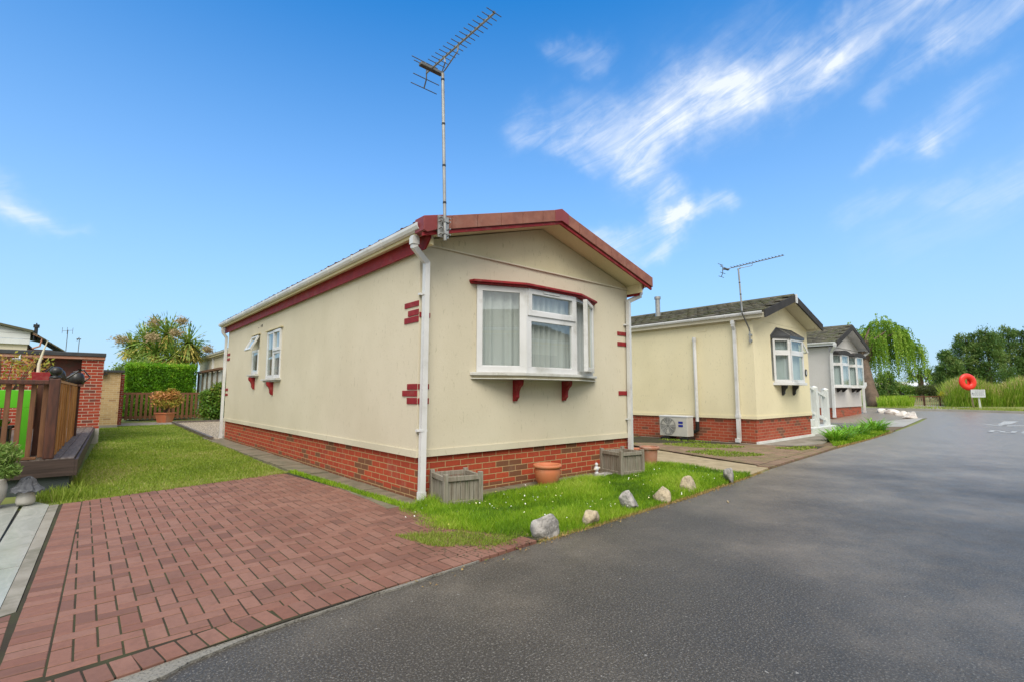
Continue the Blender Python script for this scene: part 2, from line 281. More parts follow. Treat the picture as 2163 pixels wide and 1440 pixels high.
# ------------------------------------------------------------------ mesh builder
WL={}
class MB:
    def __init__(s): s.v=[]; s.f=[]; s.t=[]
    def add(s,vs,fs,t=.5):
        o=len(s.v); s.v+= [tuple(p) for p in vs]; s.f+=[tuple(i+o for i in f) for f in fs]; s.t+=[t]*len(fs); return s
    def box(s,x0,x1,y0,y1,z0,z1,t=.5):
        return s.add([(x0,y0,z0),(x1,y0,z0),(x1,y1,z0),(x0,y1,z0),(x0,y0,z1),(x1,y0,z1),(x1,y1,z1),(x0,y1,z1)],
              [(0,3,2,1),(4,5,6,7),(0,1,5,4),(1,2,6,5),(2,3,7,6),(3,0,4,7)],t)
    def obox(s,O,U,V,N,u0,u1,v0,v1,n0,n1,t=.5):
        O,U,V,N=map(Vector,(O,U,V,N)); P=[O+U*a+V*b+N*c for c in (n0,n1) for a,b in ((u0,v0),(u1,v0),(u1,v1),(u0,v1))]
        return s.add(P,[(0,3,2,1),(4,5,6,7),(0,1,5,4),(1,2,6,5),(2,3,7,6),(3,0,4,7)],t)
    def prism(s,pts,d,t=.5):
        """closed polygon of 3-D points pushed along vector d"""
        n=len(pts); d=Vector(d); P=[Vector(p) for p in pts]; Q=[p+d for p in P]
        return s.add(P+Q,[tuple(range(n-1,-1,-1)),tuple(range(n,2*n))]+[(i,(i+1)%n,n+(i+1)%n,n+i) for i in range(n)],t)
    def tube(s,pts,r,n=8,t=.5,square=False,twist=0):
        pts=[Vector(p) for p in pts]; rs=r if hasattr(r,'__len__') else [r]*len(pts); rings=[]
        if square: n=4
        ref=Vector((0,0,1)); a=(pts[1]-pts[0]).normalized()
        if abs(a.dot(ref))>.95: ref=Vector((0,1,0))
        X=a.cross(ref).normalized()
        for i,p in enumerate(pts):
            if i==0: d=pts[1]-p
            elif i==len(pts)-1: d=p-pts[i-1]
            else: d=(pts[i+1]-p).normalized()+(p-pts[i-1]).normalized()
            d.normalize(); X=(X-d*X.dot(d)).normalized(); Y=d.cross(X)
            rings.append([p+(X*math.cos(2*math.pi*k/n+(math.pi/4 if square else 0))+Y*math.sin(2*math.pi*k/n+(math.pi/4 if square else 0)))*rs[i]*(1.414 if square else 1) for k in range(n)])
        vs=[q for rg in rings for q in rg]; fs=[]
        for i in range(len(rings)-1):
            for k in range(n): fs.append((i*n+k,i*n+(k+1)%n,(i+1)*n+(k+1)%n,(i+1)*n+k))
        fs+= [tuple(range(n-1,-1,-1)),tuple((len(rings)-1)*n+k for k in range(n))]
        return s.add(vs,fs,t)
    def lathe(s,prof,c,n=28,t=.5):
        c=Vector(c); vs=[]; fs=[]
        for r,z in prof:
            for k in range(n): a=2*math.pi*k/n; vs.append(c+Vector((r*math.cos(a),r*math.sin(a),z)))
        for i in range(len(prof)-1):
            for k in range(n): fs.append((i*n+k,i*n+(k+1)%n,(i+1)*n+(k+1)%n,(i+1)*n+k))
        fs.append(tuple(range(n-1,-1,-1))); fs.append(tuple((len(prof)-1)*n+k for k in range(n)))
        return s.add(vs,fs,t)
    def build(s,name,mat,parent=None,smooth=False,bevel=0):
        L=WL.get(parent.name,Vector((0,0,0))) if parent else Vector((0,0,0))
        if parent is None and s.v:
            a=np.array(s.v); L=Vector(((a[:,0].min()+a[:,0].max())/2,(a[:,1].min()+a[:,1].max())/2,a[:,2].min()))
        me=bpy.data.meshes.new(name); me.from_pydata([(x-L[0],y-L[1],z-L[2]) for x,y,z in s.v],[],s.f)
        at=me.attributes.new('tint','FLOAT','FACE'); at.data.foreach_set('value',np.array(s.t,dtype=np.float32))
        me.materials.append(MAT[mat]); 
        if smooth: me.polygons.foreach_set('use_smooth',[True]*len(me.polygons))
        me.update(); o=bpy.data.objects.new(name,me); COL.objects.link(o)
        if parent: o.parent=parent; WL[o.name]=L
        else: o.location=L; WL[o.name]=L
        if bevel:
            b=o.modifiers.new('bevel','BEVEL'); b.width=bevel; b.segments=2; b.limit_method='ANGLE'; b.angle_limit=R(40)
        return o
def tag(o,label=None,cat=None,group=None,kind=None):
    if label: o['label']=label
    if cat: o['category']=cat
    if group: o['group']=group
    if kind: o['kind']=kind
    return o
def thing(name,loc,label,cat,group=None):
    o=bpy.data.objects.new(name,None); COL.objects.link(o); o.location=loc; o.empty_display_size=.2
    WL[o.name]=Vector(loc); return tag(o,label,cat,group)
def quads(name,C,U,V,tint,mat,parent=None,kind=None,shape='leaf'):
    """numpy leaf cloud: centre C, half-length V, half-width U"""
    C,U,V=[np.asarray(a,dtype=np.float64) for a in (C,U,V)]; n=len(C)
    if shape=='leaf': P=np.stack([C-V,C+U-V*.1,C+V,C-U-V*.1],1)
    else: P=np.stack([C-U-V,C+U-V,C+U+V,C-U+V],1)
    L=np.array(WL[parent.name]) if parent else np.zeros(3)
    if parent is None:
        L=np.array([C[:,0].mean(),C[:,1].mean(),C[:,2].min()])
    P=(P-L).reshape(-1,3)
    me=bpy.data.meshes.new(name); me.vertices.add(n*4); me.vertices.foreach_set('co',P.ravel())
    me.loops.add(n*4); me.loops.foreach_set('vertex_index',np.arange(n*4,dtype=np.int32))
    me.polygons.add(n); me.polygons.foreach_set('loop_start',np.arange(n,dtype=np.int32)*4)
    me.update(calc_edges=True)
    at=me.attributes.new('tint','FLOAT','FACE'); at.data.foreach_set('value',np.clip(tint,0,1).astype(np.float32))
    me.materials.append(MAT[mat]); o=bpy.data.objects.new(name,me); COL.objects.link(o)
    if parent: o.parent=parent
    else: o.location=L
    WL[o.name]=Vector(L)
    if kind: o['kind']=kind
    return o
def rdir(n):
    v=RNG.normal(size=(n,3)); return v/np.linalg.norm(v,axis=1,keepdims=True)
def leaf_cloud(name,blobs,n,size,mat,parent,asp=.45,up=.0,shell=.5,kind=None,flat=0):
    """blobs: (cx,cy,cz,rx,ry,rz,tint); leaves fill the outer shell of each blob"""
    vol=np.array([b[3]*b[4]*b[5] for b in blobs])**(2/3); pr=vol/vol.sum()
    idx=RNG.choice(len(blobs),n,p=pr); B=np.array(blobs)[idx]
    d=rdir(n); rr=shell+(1-shell)*RNG.random(n)**.6; rr*=1+.12*RNG.normal(size=n)
    C=B[:,:3]+d*B[:,3:6]*rr[:,None]
    a=rdir(n)+d*.6+np.array([0,0,up]); a/=np.linalg.norm(a,axis=1,keepdims=True)
    b=np.cross(a,rdir(n)); b/=np.linalg.norm(b,axis=1,keepdims=True)+1e-9
    sz=size*(.6+.8*RNG.random(n))
    t=B[:,6]+.22*RNG.normal(size=n)
    return quads(name,C,b*(sz*asp)[:,None],a*sz[:,None],t,mat,parent,kind)
def in_poly(P,poly):
    x,y=P[:,0],P[:,1]; c=np.zeros(len(P),bool); n=len(poly)
    for i in range(n):
        x0,y0=poly[i]; x1,y1=poly[(i+1)%n]
        if y0==y1: continue
        k=((y0>y)!=(y1>y))&(x<(x1-x0)*(y-y0)/(y1-y0)+x0); c^=k
    return c
Tv=np.vectorize(T)
def grass(name,polys,n,h,w,mat,label,cat='grass',near=True,lean=.5,patch=None,z0=0,tmix=None,parent=None):
    pts=[]
    tot=0
    while tot<n:
        poly=polys[RNG.integers(len(polys))]; a=np.array(poly); lo,hi=a.min(0),a.max(0)
        P=lo+(hi-lo)*RNG.random((n,2)); P=P[in_poly(P,poly)]
        if near:
            d=np.hypot(P[:,0],P[:,1]); P=P[RNG.random(len(P))<np.clip((near/d)**1.6,0,1)]
        pts.append(P); tot+=len(P)
    P=np.concatenate(pts)[:n]; n=len(P)
    z=Tv(P[:,0])+z0; ph=np.sin(P[:,0]*3.1+1.3*np.sin(P[:,1]*2.3))+np.sin(P[:,1]*4.3+2*np.sin(P[:,0]*1.7)); 
    hh=h*(.45+.7*RNG.random(n))*(1+(.28 if h>.07 else .06)*ph)
    if patch is not None: hh*=patch(P)
    ang=RNG.random(n)*2*math.pi; ld=np.stack([np.cos(ang),np.sin(ang)],1)
    ln=lean*hh*(RNG.random(n)*1.1); dist=np.hypot(P[:,0],P[:,1]); ww=w*(.6+.8*RNG.random(n))*np.clip(dist/6,.8,4)
    sa=RNG.random(n)*math.pi; sd_=np.stack([np.cos(sa),np.sin(sa)],1)*ww[:,None]/2
    base=np.column_stack([P,z]); s3=np.column_stack([sd_,np.zeros(n)])
    mid=base+np.column_stack([ld*(ln*.35)[:,None],hh*.6]); tip=base+np.column_stack([ld*ln[:,None],hh])
    V=np.stack([base-s3,base+s3,mid+s3*.8,mid-s3*.8,tip],1)
    L=np.array([P[:,0].mean(),P[:,1].mean(),z.min()]); V=(V-L).reshape(-1,3)
    me=bpy.data.meshes.new(name); me.vertices.add(n*5); me.vertices.foreach_set('co',V.ravel())
    k=np.arange(n,dtype=np.int32)*5
    loops=np.stack([k,k+1,k+2,k+3,k+3,k+2,k+4],1).ravel()
    ls=np.stack([np.arange(n)*7,np.arange(n)*7+4],1).ravel().astype(np.int32)
    me.loops.add(n*7); me.loops.foreach_set('vertex_index',loops); me.polygons.add(2*n); me.polygons.foreach_set('loop_start',ls)
    me.update(calc_edges=True)
    t=.42+(.17 if h>.07 else .07)*ph+.2*RNG.normal(size=n)
    if tmix is not None: t=t+tmix(P)
    t=np.clip(t,0,1)
    at=me.attributes.new('tint','FLOAT','FACE'); at.data.foreach_set('value',np.repeat(t,2).astype(np.float32))
    me.materials.append(MAT[mat]); o=bpy.data.objects.new(name,me); COL.objects.link(o); o.location=L
    return tag(o,label,cat,kind='stuff')
# polygon clipping / ground sheets
def clip(poly,a,b,c):      # keep a*x+b*y>=c
    out=[]
    for i in range(len(poly)):
        p,q=poly[i],poly[(i+1)%len(poly)]; dp=a*p[0]+b*p[1]-c; dq=a*q[0]+b*q[1]-c
        if dp>=0: out.append(p)
        if (dp>=0)!=(dq>=0):
            t=dp/(dp-dq); out.append((p[0]+(q[0]-p[0])*t,p[1]+(q[1]-p[1])*t))
    return out
def clip_convex(poly,reg):
    for i in range(len(reg)):
        (x0,y0),(x1,y1)=reg[i],reg[(i+1)%len(reg)]; a,b=-(y1-y0),(x1-x0)
        poly=clip(poly,a,b,a*x0+b*y0)
        if len(poly)<3: return []
    return poly
def sheet(mb,poly,off,thick=None):
    xs=[p[0] for p in poly]; lo,hi=min(xs),max(xs)
    cuts=[lo]+[float(i) for i in range(18,45) if lo<i<hi]+[hi]
    for a,b in zip(cuts[:-1],cuts[1:]):
        p=clip(clip(list(poly),1,0,a),-1,0,-b)
        p=[q for i,q in enumerate(p) if math.hypot(q[0]-p[i-1][0],q[1]-p[i-1][1])>1e-5]
        if len(p)<3: continue
        A=sum(p[i][0]*p[(i+1)%len(p)][1]-p[(i+1)%len(p)][0]*p[i][1] for i in range(len(p)))
        if A<0: p=p[::-1]
        mb.add([(x,y,T(x)+off) for x,y in p],[tuple(range(len(p)))])
        if thick:
            n=len(p); mb.add([(x,y,T(x)+off) for x,y in p]+[(x,y,T(x)+off-thick) for x,y in p],[(i,n+i,n+(i+1)%n,(i+1)%n) for i in range(n)])
def struct(name,poly,off,mat,thick=None):
    mb=MB(); 
    for p in (poly if isinstance(poly[0],list) else [poly]): sheet(mb,p,off,thick)
    return tag(mb.build(name,mat),kind='structure')
# ------------------------------------------------------------------ the setting
struct('ground',[(-700,-700),(700,-700),(700,700),(-700,700)],0,'ground_green')
EDGE=[(-14,2.5),(-1.0,2.62),(.28,2.78),(.9,2.87),(1.8,2.93),(2.8,3.03),(4.0,3.07),(5.75,3.15),(7.6,3.32),(8.85,3.47),(12.15,3.68),(16.5,3.87),(20.5,4.12),(24.5,4.3),(28.3,4.55)]
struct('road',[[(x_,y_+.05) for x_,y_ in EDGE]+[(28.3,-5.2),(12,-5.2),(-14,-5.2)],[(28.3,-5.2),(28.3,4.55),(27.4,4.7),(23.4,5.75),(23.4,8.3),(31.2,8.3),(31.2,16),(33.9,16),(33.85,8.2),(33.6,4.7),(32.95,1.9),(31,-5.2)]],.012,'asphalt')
struct('driveway',[(17.5,4.15),(20.5,4.2),(23.4,5.75),(23.4,7.6),(31.2,7.6),(31.2,8.3),(27.4,8.3),(17.0,8.3)],.016,'asphalt_pale')
struct('ground.001',[(8.2,3.5),(9.4,5.9),(9.9,9.5),(12.4,9.5),(12.4,5.3),(17.5,5.2),(20.3,4.2),(16.5,3.93),(12.15,3.74)],.008,'soil')
struct('ground.002',[(2.48,5.08),(2.74,4.92),(2.25,4.0),(2.7,3.2),(2.9,3.06),(5.75,3.18),(8.1,3.4),(7.75,5.95),(2.944,5.2)],.009,'verge_soil')
struct('lawn',[(-.5,7.6),(-.18,7.56),(.5,7.72),(1.2,7.9),(2.46,8.22),(2.5,10),(2.64,15.4),(2.88,24.4),(.4,24.4),(.3,16),(-.1,9),(-.3,8.6)],.008,'ground_green')
# asphalt overlap skirt of concrete along the paving, edging strips
_r=random.Random(3); hi=[(2.3,3.045),(1.8,3.02),(.9,2.95),(.28,2.85),(-1.0,2.70),(-2.2,2.61)]
lo_=[(-2.2+4.5*i/44,float(np.interp(-2.2+4.5*i/44,[-2.2,-1,.1,.3,.6,.95,1.3,2.3],[2.42,2.5,2.69,2.73,2.84,2.905,2.94,3.03]))+_r.uniform(-.014,.014)) for i in range(45)]
struct('kerb',lo_+hi,.024,'haunch',.015)
mb=MB()
for x0,x1,f in ((-.385,-.235,0),):
    sheet(mb,[(-.275,4.13),(-.205,4.03),(-.125,7.55),(-.2,7.57)],.033,.03); sheet(mb,[(-.275,4.13),(-.75,3.88),(-1.6,3.74),(-1.6,3.64),(-.75,3.76),(-.205,4.03)],.032,.03)
tag(mb.build('edging_strip','concrete'),'weathered grey concrete edging between pale slabs and red paving','edging')
# patio
mb=MB(); jit=0
for i in range(5):
    for j in range(8):
        y0=1.06+j*1.0+(0 if i==0 else .45); y1=y0+.985
        e0=-.44-(i-1)*.62 if i else None
        p=[(-.436+.02*(y0-6)/2,y0),(-.18,y0),(-.18,y1),(-.436+.02*(y1-6)/2,y1)] if i==0 else [(e0-.607,y0),(e0-.012,y0),(e0-.012,y1),(e0-.607,y1)]
        p=clip_convex(p,[(-3,3.8),(-.8,3.89),(-.278,4.14),(-.205,7.58),(-.35,7.95),(-3,7.75)])
        if len(p)>=3: sheet(mb,p,.033,.02)
tag(mb.build('patio_slabs','porcelain'),'pale smooth grey slabs with thin dark joints at left edge','paving')
struct('ground.003',[(-4,3.7),(-.39,4.1),(-.3,8),(-4,8)],.006,'black_plastic')
# ------------------------------------------------------------------ block paving
def pavers(name,reg,a,z,mat,label,borders=(),gap=.0043,h=.05,rot=0,seed=1):
    rnd=random.Random(seed); mb=MB(); c,s=math.cos(rot),math.sin(rot); regs=reg if isinstance(reg[0],list) else [reg]; reg=[q for r_ in regs for q in r_]; ox,oy=reg[0]
    def put(p,t):
        if len(p)<3: return
        A=sum(p[i][0]*p[(i+1)%len(p)][1]-p[(i+1)%len(p)][0]*p[i][1] for i in range(len(p)))/2
        if abs(A)<a*a*.02: return
        if A<0: p=p[::-1]
        cx=sum(q[0] for q in p)/len(p); cy=sum(q[1] for q in p)/len(p)
        if min(max(q[0] for q in p)-min(q[0] for q in p),max(q[1] for q in p)-min(q[1] for q in p))<.022: return
        cx=(max(q[0] for q in p)+min(q[0] for q in p))/2; cy=(max(q[1] for q in p)+min(q[1] for q in p))/2
        def ins(d): return [(q[0]-max(-1,min(1,(q[0]-cx)/.012))*d,q[1]-max(-1,min(1,(q[1]-cy)/.012))*d) for q in p]
        dz=rnd.uniform(-.0012,.0012); tx,ty=rnd.uniform(-.008,.008),rnd.uniform(-.008,.008)
        n=len(p); zf=lambda q:z+dz+T(q[0])+(q[0]-cx)*tx+(q[1]-cy)*ty
        r0=[(q[0],q[1],T(q[0])+z-h) for q in ins(gap)]; r1=[(q[0],q[1],zf(q)-.003) for q in ins(gap)]; r2=[(q[0],q[1],zf(q)) for q in ins(gap+.003)]
        mb.add(r0+r1+r2,[tuple(range(2*n,3*n))]+[(i,(i+1)%n,n+(i+1)%n,n+i) for i in range(n)]+[(n+i,n+(i+1)%n,2*n+(i+1)%n,2*n+i) for i in range(n)],t)
    xs=[q[0] for q in reg]; ys=[q[1] for q in reg]; D=max(max(xs)-min(xs),max(ys)-min(ys))*1.5; N=int(D/a)+2
    for i in range(-N,N):
        for j in range(-N,N):
            k=(i-j)%4
            if k==0: r=(i,i+2,j,j+1)
            elif k==2: r=(i,i+1,j-1,j+1)
            else: continue
            q=[(r[0]*a,r[2]*a),(r[1]*a,r[2]*a),(r[1]*a,r[3]*a),(r[0]*a,r[3]*a)]
            q=[(ox+x*c-y*s,oy+x*s+y*c) for x,y in q]
            if max(t[0] for t in q)<min(xs) or min(t[0] for t in q)>max(xs) or max(t[1] for t in q)<min(ys) or min(t[1] for t in q)>max(ys): continue
            tt_=rnd.random()
            for r_ in regs: put(clip_convex(q,r_),tt_)
    for line,wd,ln in borders:      # rows of blocks following a line; wd along, ln across (to the left)
        for (x0,y0),(x1,y1) in zip(line[:-1],line[1:]):
            L=math.hypot(x1-x0,y1-y0); n=max(1,round(L/wd)); ux,uy=(x1-x0)/L,(y1-y0)/L; w=L/n
            for k in range(n):
                p0=(x0+ux*w*k,y0+uy*w*k); p1=(x0+ux*w*(k+1),y0+uy*w*(k+1))
                put([p0,p1,(p1[0]-uy*ln,p1[1]+ux*ln),(p0[0]-uy*ln,p0[1]+ux*ln)],rnd.random())
    return tag(mb.build(name,mat),label,'paving')
DRc=[(-.045,3.035),(.28,3.05),(1.8,3.18),(2.9,3.27),(2.74,4.9),(2.5,8.25),(.071,7.6)]
struct('ground.004',[(-2.3,2.62),(-1,2.7),(.28,2.85),(1.8,3.01),(3.0,3.1),(2.74,4.9),(2.5,8.25),(-.12,7.56),(-.2,4.03),(-.75,3.76),(-2.3,3.6)],.0315,'joint_moss')
pavers('block_paving',DRc,.0915,.035,'paver_red','dusky red herringbone block paving of the near driveway',
   [([(-2.2,2.60),(-1.0,2.69),(.28,2.84),(.9,2.94),(1.8,3.0),(2.95,3.09)],.0915,.183),([(-.045,3.05),(.07,7.56)],.0915,.165)])
pavers('block_paving.001',[[(-.85,2.89),(-.215,2.94),(-.215,4.0),(-.85,3.72)],[(-2.2,2.8),(-.85,2.89),(-.85,3.71),(-2.2,3.58)]],.0915,.034,'paver_red','small patch of red blocks curving past the grey edging at lower left',seed=5)
struct('ground.005',[(8.72,3.54),(12.15,3.75),(13.25,3.87),(12.35,5.15),(12.2,8.5),(10.4,8.5),(9.6,6.1)],.038,'joint_moss')
pavers('block_paving.002',[(8.75,3.75),(12.2,3.95),(13.2,4.1),(12.35,5.15),(12.2,8.5),(10.4,8.5),(9.6,6.1)],.106,.045,'paver_brown','mossy brown block drive in front of the second home',
   [([(8.7,3.53),(12.15,3.74),(13.3,3.86)],.106,.2)],seed=3)
struct('path',[(7.55,3.4),(8.75,3.55),(9.0,4.6),(9.55,6.2),(9.7,8.5),(8.4,8.5),(8.1,5.9),(8.0,4.6)],.03,'concrete_tan',.03)
struct('path.001',[(12.2,4.98),(12.5,4.6),(14.0,4.35),(17.8,5.0),(17.8,6.0),(16.2,5.3),(12.5,5.3),(12.3,8.5),(12.1,8.5)],.035,'concrete',.035)
# slabs beside the main home
mb=MB(); rn=random.Random(4)
y=4.95
while y<15.6:
    L=rn.uniform(.55,.62); o=rn.uniform(-.012,.012)
    sheet(mb,[(2.6+o-(.02 if y>5.4 else .06),y),(3.0,y),(3.0,y+L-.015),(2.6+o-.02,y+L-.015)],.04+rn.uniform(-.006,.006),.05); y+=L
for i in range(3): sheet(mb,[(3.0+i*.62,4.9),(3.6+i*.62,4.9),(3.6+i*.62,5.13),(3.0+i*.62,5.13)],.035,.03)
sheet(mb,[(4.9,4.9),(7.1,4.95),(7.1,5.13),(4.9,5.13)],.03,.03)
tag(mb.build('path_slabs','slab_dark'),'worn dark paving slabs along the wall of the nearest home','paving')
struct('gravel',[(2.72,15.45),(2.96,24.9),(7.5,25.4),(7.5,15.45)],.05,'gravel',.05)
mb=MB()
mb.prism([(2.62,15.3,0),(2.70,15.3,0),(2.94,25,0),(2.86,25,0)],(0,0,.11)); mb.box(2.95,6.2,24.95,25.05,0,.12)
tag(mb.build('edging_board','deck_wood'),'dark timber board edging the pale gravel bed','edging')
struct('path.002',[(.4,24.4),(2.9,24.4),(2.95,26.6),(.4,26.6)],.03,'concrete',.03)
struct('ground.009',[(17.3,4.75),(19.9,4.25),(23.6,4.42),(23.4,5.75),(20.0,5.6)],.018,'soil')
struct('path.004',[(22.6,4.4),(28.2,4.7),(27.4,4.95),(23.5,5.9),(21.9,5.1)],.024,'concrete_pale')
# far side of the junction
mb=MB()
KL=[(34.0,18),(33.9,8.25),(33.62,4.7),(33.0,1.9),(31.2,-5.2)]
for (x0,y0),(x1,y1) in zip(KL[:-1],KL[1:]):
    for k in range(8):
        a,b=k/8,(k+1)/8; ax,ay,bx,by=x0+(x1-x0)*a,y0+(y1-y0)*a,x0+(x1-x0)*b,y0+(y1-y0)*b
        mb.prism([(ax,ay,T(ax)-.05),(bx,by,T(bx)-.05),(bx+.14,by+.01,T(bx)-.05),(ax+.14,ay+.01,T(ax)-.05)],(0,0,.16))
tag(mb.build('kerb','concrete_pale'),kind='structure')
struct('ground.006',[(34.05,18),(34.05,8.2),(33.8,4.7),(33.2,1.9),(31.4,-5.2),(39,-5.2),(40,18)],.02,'ground_green')
struct('ground.007',[(33.8,4.7),(33.2,1.9),(31.4,-5.2),(32.4,-5.2),(34.1,1.8),(34.5,4.4)],.028,'dry_edge')
struct('path.003',[(34.05,6.6),(34.0,4.9),(40,4.0),(40,7.2)],.032,'concrete_pale')
mb=MB(); 
hp=[(-300,0),(-120,5),(0,7.5),(90,8.6),(200,9.0),(330,8.0),(520,5),(700,0)]
ux,uy=.756,-.654; fx_,fy_=.654,.756
for (a,h0),(b,h1) in zip(hp[:-1],hp[1:]):
    def P(l,w,z): return (l*ux+w*fx_,l*uy+w*fy_,z)
    mb.add([P(a,190,.3),P(b,190,.3),P(b,300,h1),P(a,300,h0),P(b,420,h1*1.0),P(a,420,h0*1.0)],[(0,1,2,3),(3,2,4,5)])
tag(mb.build('hills','far_field'),kind='structure')
# road markings
mb=MB()
def mark(p): sheet(mb,p,.018)
mark([(24.75,1.93),(25.25,2.15),(25.6,1.9),(27.6,1.75),(27.5,2.15),(25.6,2.2)])
mark([(24.75,1.93),(25.05,2.35),(25.75,2.75),(25.2,2.1)]); mark([(24.75,1.93),(25.2,1.9),(25.9,1.1),(25.3,1.35)])
for y0 in (2.2,1.95,1.7):
    mark([(21.75,y0-.2),(22.7,y0-.2),(22.7,y0-.08),(21.75,y0-.08)])
mark([(21.75,2.12),(21.95,2.12),(21.95,1.5),(21.75,1.5)]); mark([(22.5,2.0),(22.7,2.0),(22.7,1.7),(22.5,1.7)])
mark([(21.8,1.38),(22.9,1.38),(22.9,1.25),(21.8,1.25)]); mark([(21.8,1.25),(22.0,1.25),(22.0,.8),(21.8,.8)]); mark([(22.7,1.25),(22.9,1.25),(22.9,.8),(22.7,.8)])
mark([(28.6,2.6),(28.75,2.6),(28.9,.9),(28.75,.9)])
tag(mb.build('road_markings','road_paint'),kind='structure')
# ------------------------------------------------------------------ park homes
def facet(fr,gl,O,U,N,cells,b=.05,n0=-.02,n1=.03):
    """cells (u0,u1,z0,z1[,proud]) tile the face; each gets its own sash bars and a pane"""
    V=(0,0,1)
    for c in cells:
        u0,u1,v0,v1=c[:4]; p=c[4] if len(c)>4 else 0; bb=b
        fr.obox(O,U,V,N,u0,u1,v0,v0+bb,n0,n1+p); fr.obox(O,U,V,N,u0,u1,v1-bb,v1,n0,n1+p)
        fr.obox(O,U,V,N,u0,u0+bb,v0+bb,v1-bb,n0,n1+p); fr.obox(O,U,V,N,u1-bb,u1,v0+bb,v1-bb,n0,n1+p)
        fr.obox(O,U,V,N,u0+bb,u1-bb,v0+bb,v0+bb+.012,n0+.004,n1+p-.012); 
        Oo,Uu_,Nn=Vector(O),Vector(U),Vector(N); gl.add([Oo+Uu_*a_+Vector((0,0,b_))+Nn*.006 for a_,b_ in ((u0+bb,v0+bb),(u1-bb,v0+bb),(u1-bb,v1-bb),(u0+bb,v1-bb))],[(0,1,2,3)])
def wall_holes(mb,O,U,N,w,z0,z1,holes,th=.12):
    us=sorted({0,w}|{h[0] for h in holes}|{h[1] for h in holes}); zs=sorted({z0,z1}|{h[2] for h in holes}|{h[3] for h in holes})
    O,U,N=map(Vector,(O,U,N)); Z=Vector((0,0,1))
    def hole(a,b): return any(h[0]<=a<h[1] and h[2]<=b<h[3] for h in holes)
    for a,b in zip(us[:-1],us[1:]):
        for c,d in zip(zs[:-1],zs[1:]):
            if hole(a,c): continue
            for k,r in ((0,1),(-th,-1)):
                q=[O+U*a+Z*c+N*k,O+U*b+Z*c+N*k,O+U*b+Z*d+N*k,O+U*a+Z*d+N*k]; mb.add(q if r>0 else q[::-1],[(0,1,2,3)])
    for a,b,c,d in holes:
        for p,q in (((a,c),(b,c)),((b,c),(b,d)),((b,d),(a,d)),((a,d),(a,c))):
            A=O+U*p[0]+Z*p[1]; B=O+U*q[0]+Z*q[1]; mb.add([A,B,B-N*th,A-N*th],[(0,1,2,3)])
def corbel(mb,O,U,N,w=.05,h=.3,d=.15):
    pr=[(0,0),(d,0),(d,-.04),(d*.93,-.075),(d*.68,-.105),(d*.52,-.15),(d*.47,-h*.72),(d*.5,-h*.8),(d*.3,-h*.93),(d*.22,-h),(0,-h)]
    O,U,N=map(Vector,(O,U,N)); mb.prism([O+N*a+Vector((0,0,b)) for a,b in pr],U*w)
def tiles(mb,x_e,x_r,z_e,z_r,y0,y1,cw=.3,ch=.3,th=.025,seed=0):
    """interlocking tiles over one slope from eave (x_e,z_e) to ridge (x_r,z_r)"""
    rn=random.Random(seed); L=math.hypot(x_r-x_e,z_r-z_e); n=max(1,round(L/ch)); m=max(1,round((y1-y0)/cw)); w=(y1-y0)/m
    dx,dz=(x_r-x_e)/L,(z_r-z_e)/L; nx,nz=(-dz,dx) if dx>0 else (dz,-dx)
    if nz<0: nx,nz=-nx,-nz
    for i in range(n):
        a0,a1=L*i/n-.01,L*(i+1)/n+.03
        for j in range(m):
            ya,yb=y0+j*w+(w/2 if i%2 else 0),y0+(j+1)*w+(w/2 if i%2 else 0)-.006; ya,yb=max(y0,ya),min(y1,yb)
            if yb-ya<.03: continue
            l=.03+rn.uniform(-.004,.006); h=.006
            P=[]
            for a,lf in ((a0,l),(a1,h)):
                for k in (0,th):
                    for y in (ya,yb): P.append((x_e+dx*a+nx*(lf+k-th*.6),y,z_e+dz*a+nz*(lf+k-th*.6)))
            mb.add(P,[(0,1,3,2),(4,6,7,5),(0,4,5,1),(2,3,7,6),(0,2,6,4),(1,5,7,3)],rn.random())
            if rn.random()<.9:   # raised rib of each tile
                yc=ya+(yb-ya)*.5
                P=[(x_e+dx*a+nx*(lf+k+th*.35),y,z_e+dz*a+nz*(lf+k+th*.35)) for a,lf in ((a0,l),(a1,h)) for k in (0,.012) for y in (yc-.02,yc+.02)]
                mb.add(P,[(0,1,3,2),(4,6,7,5),(0,4,5,1),(2,3,7,6),(0,2,6,4),(1,5,7,3)],rn.random())
def gutter(mb,x,y0,y1,z,s=-1,r=.055):
    pr=[(0,0),(0,-.035),(.018,-.07),(.05,-.082),(.085,-.07),(.1,-.035),(.1,0),(.092,0),(.092,-.033),(.08,-.062),(.05,-.073),(.022,-.062),(.008,-.033),(.008,0)]
    mb.prism([(x+s*(a),y0,z+b) for a,b in pr],(0,y1-y0,0))
    k=y0+.9
    while k<y1: mb.prism([(x+s*(a*1.1-.004),k,z+b*1.12+.003) for a,b in pr],(0,.03,0)); k+=.9
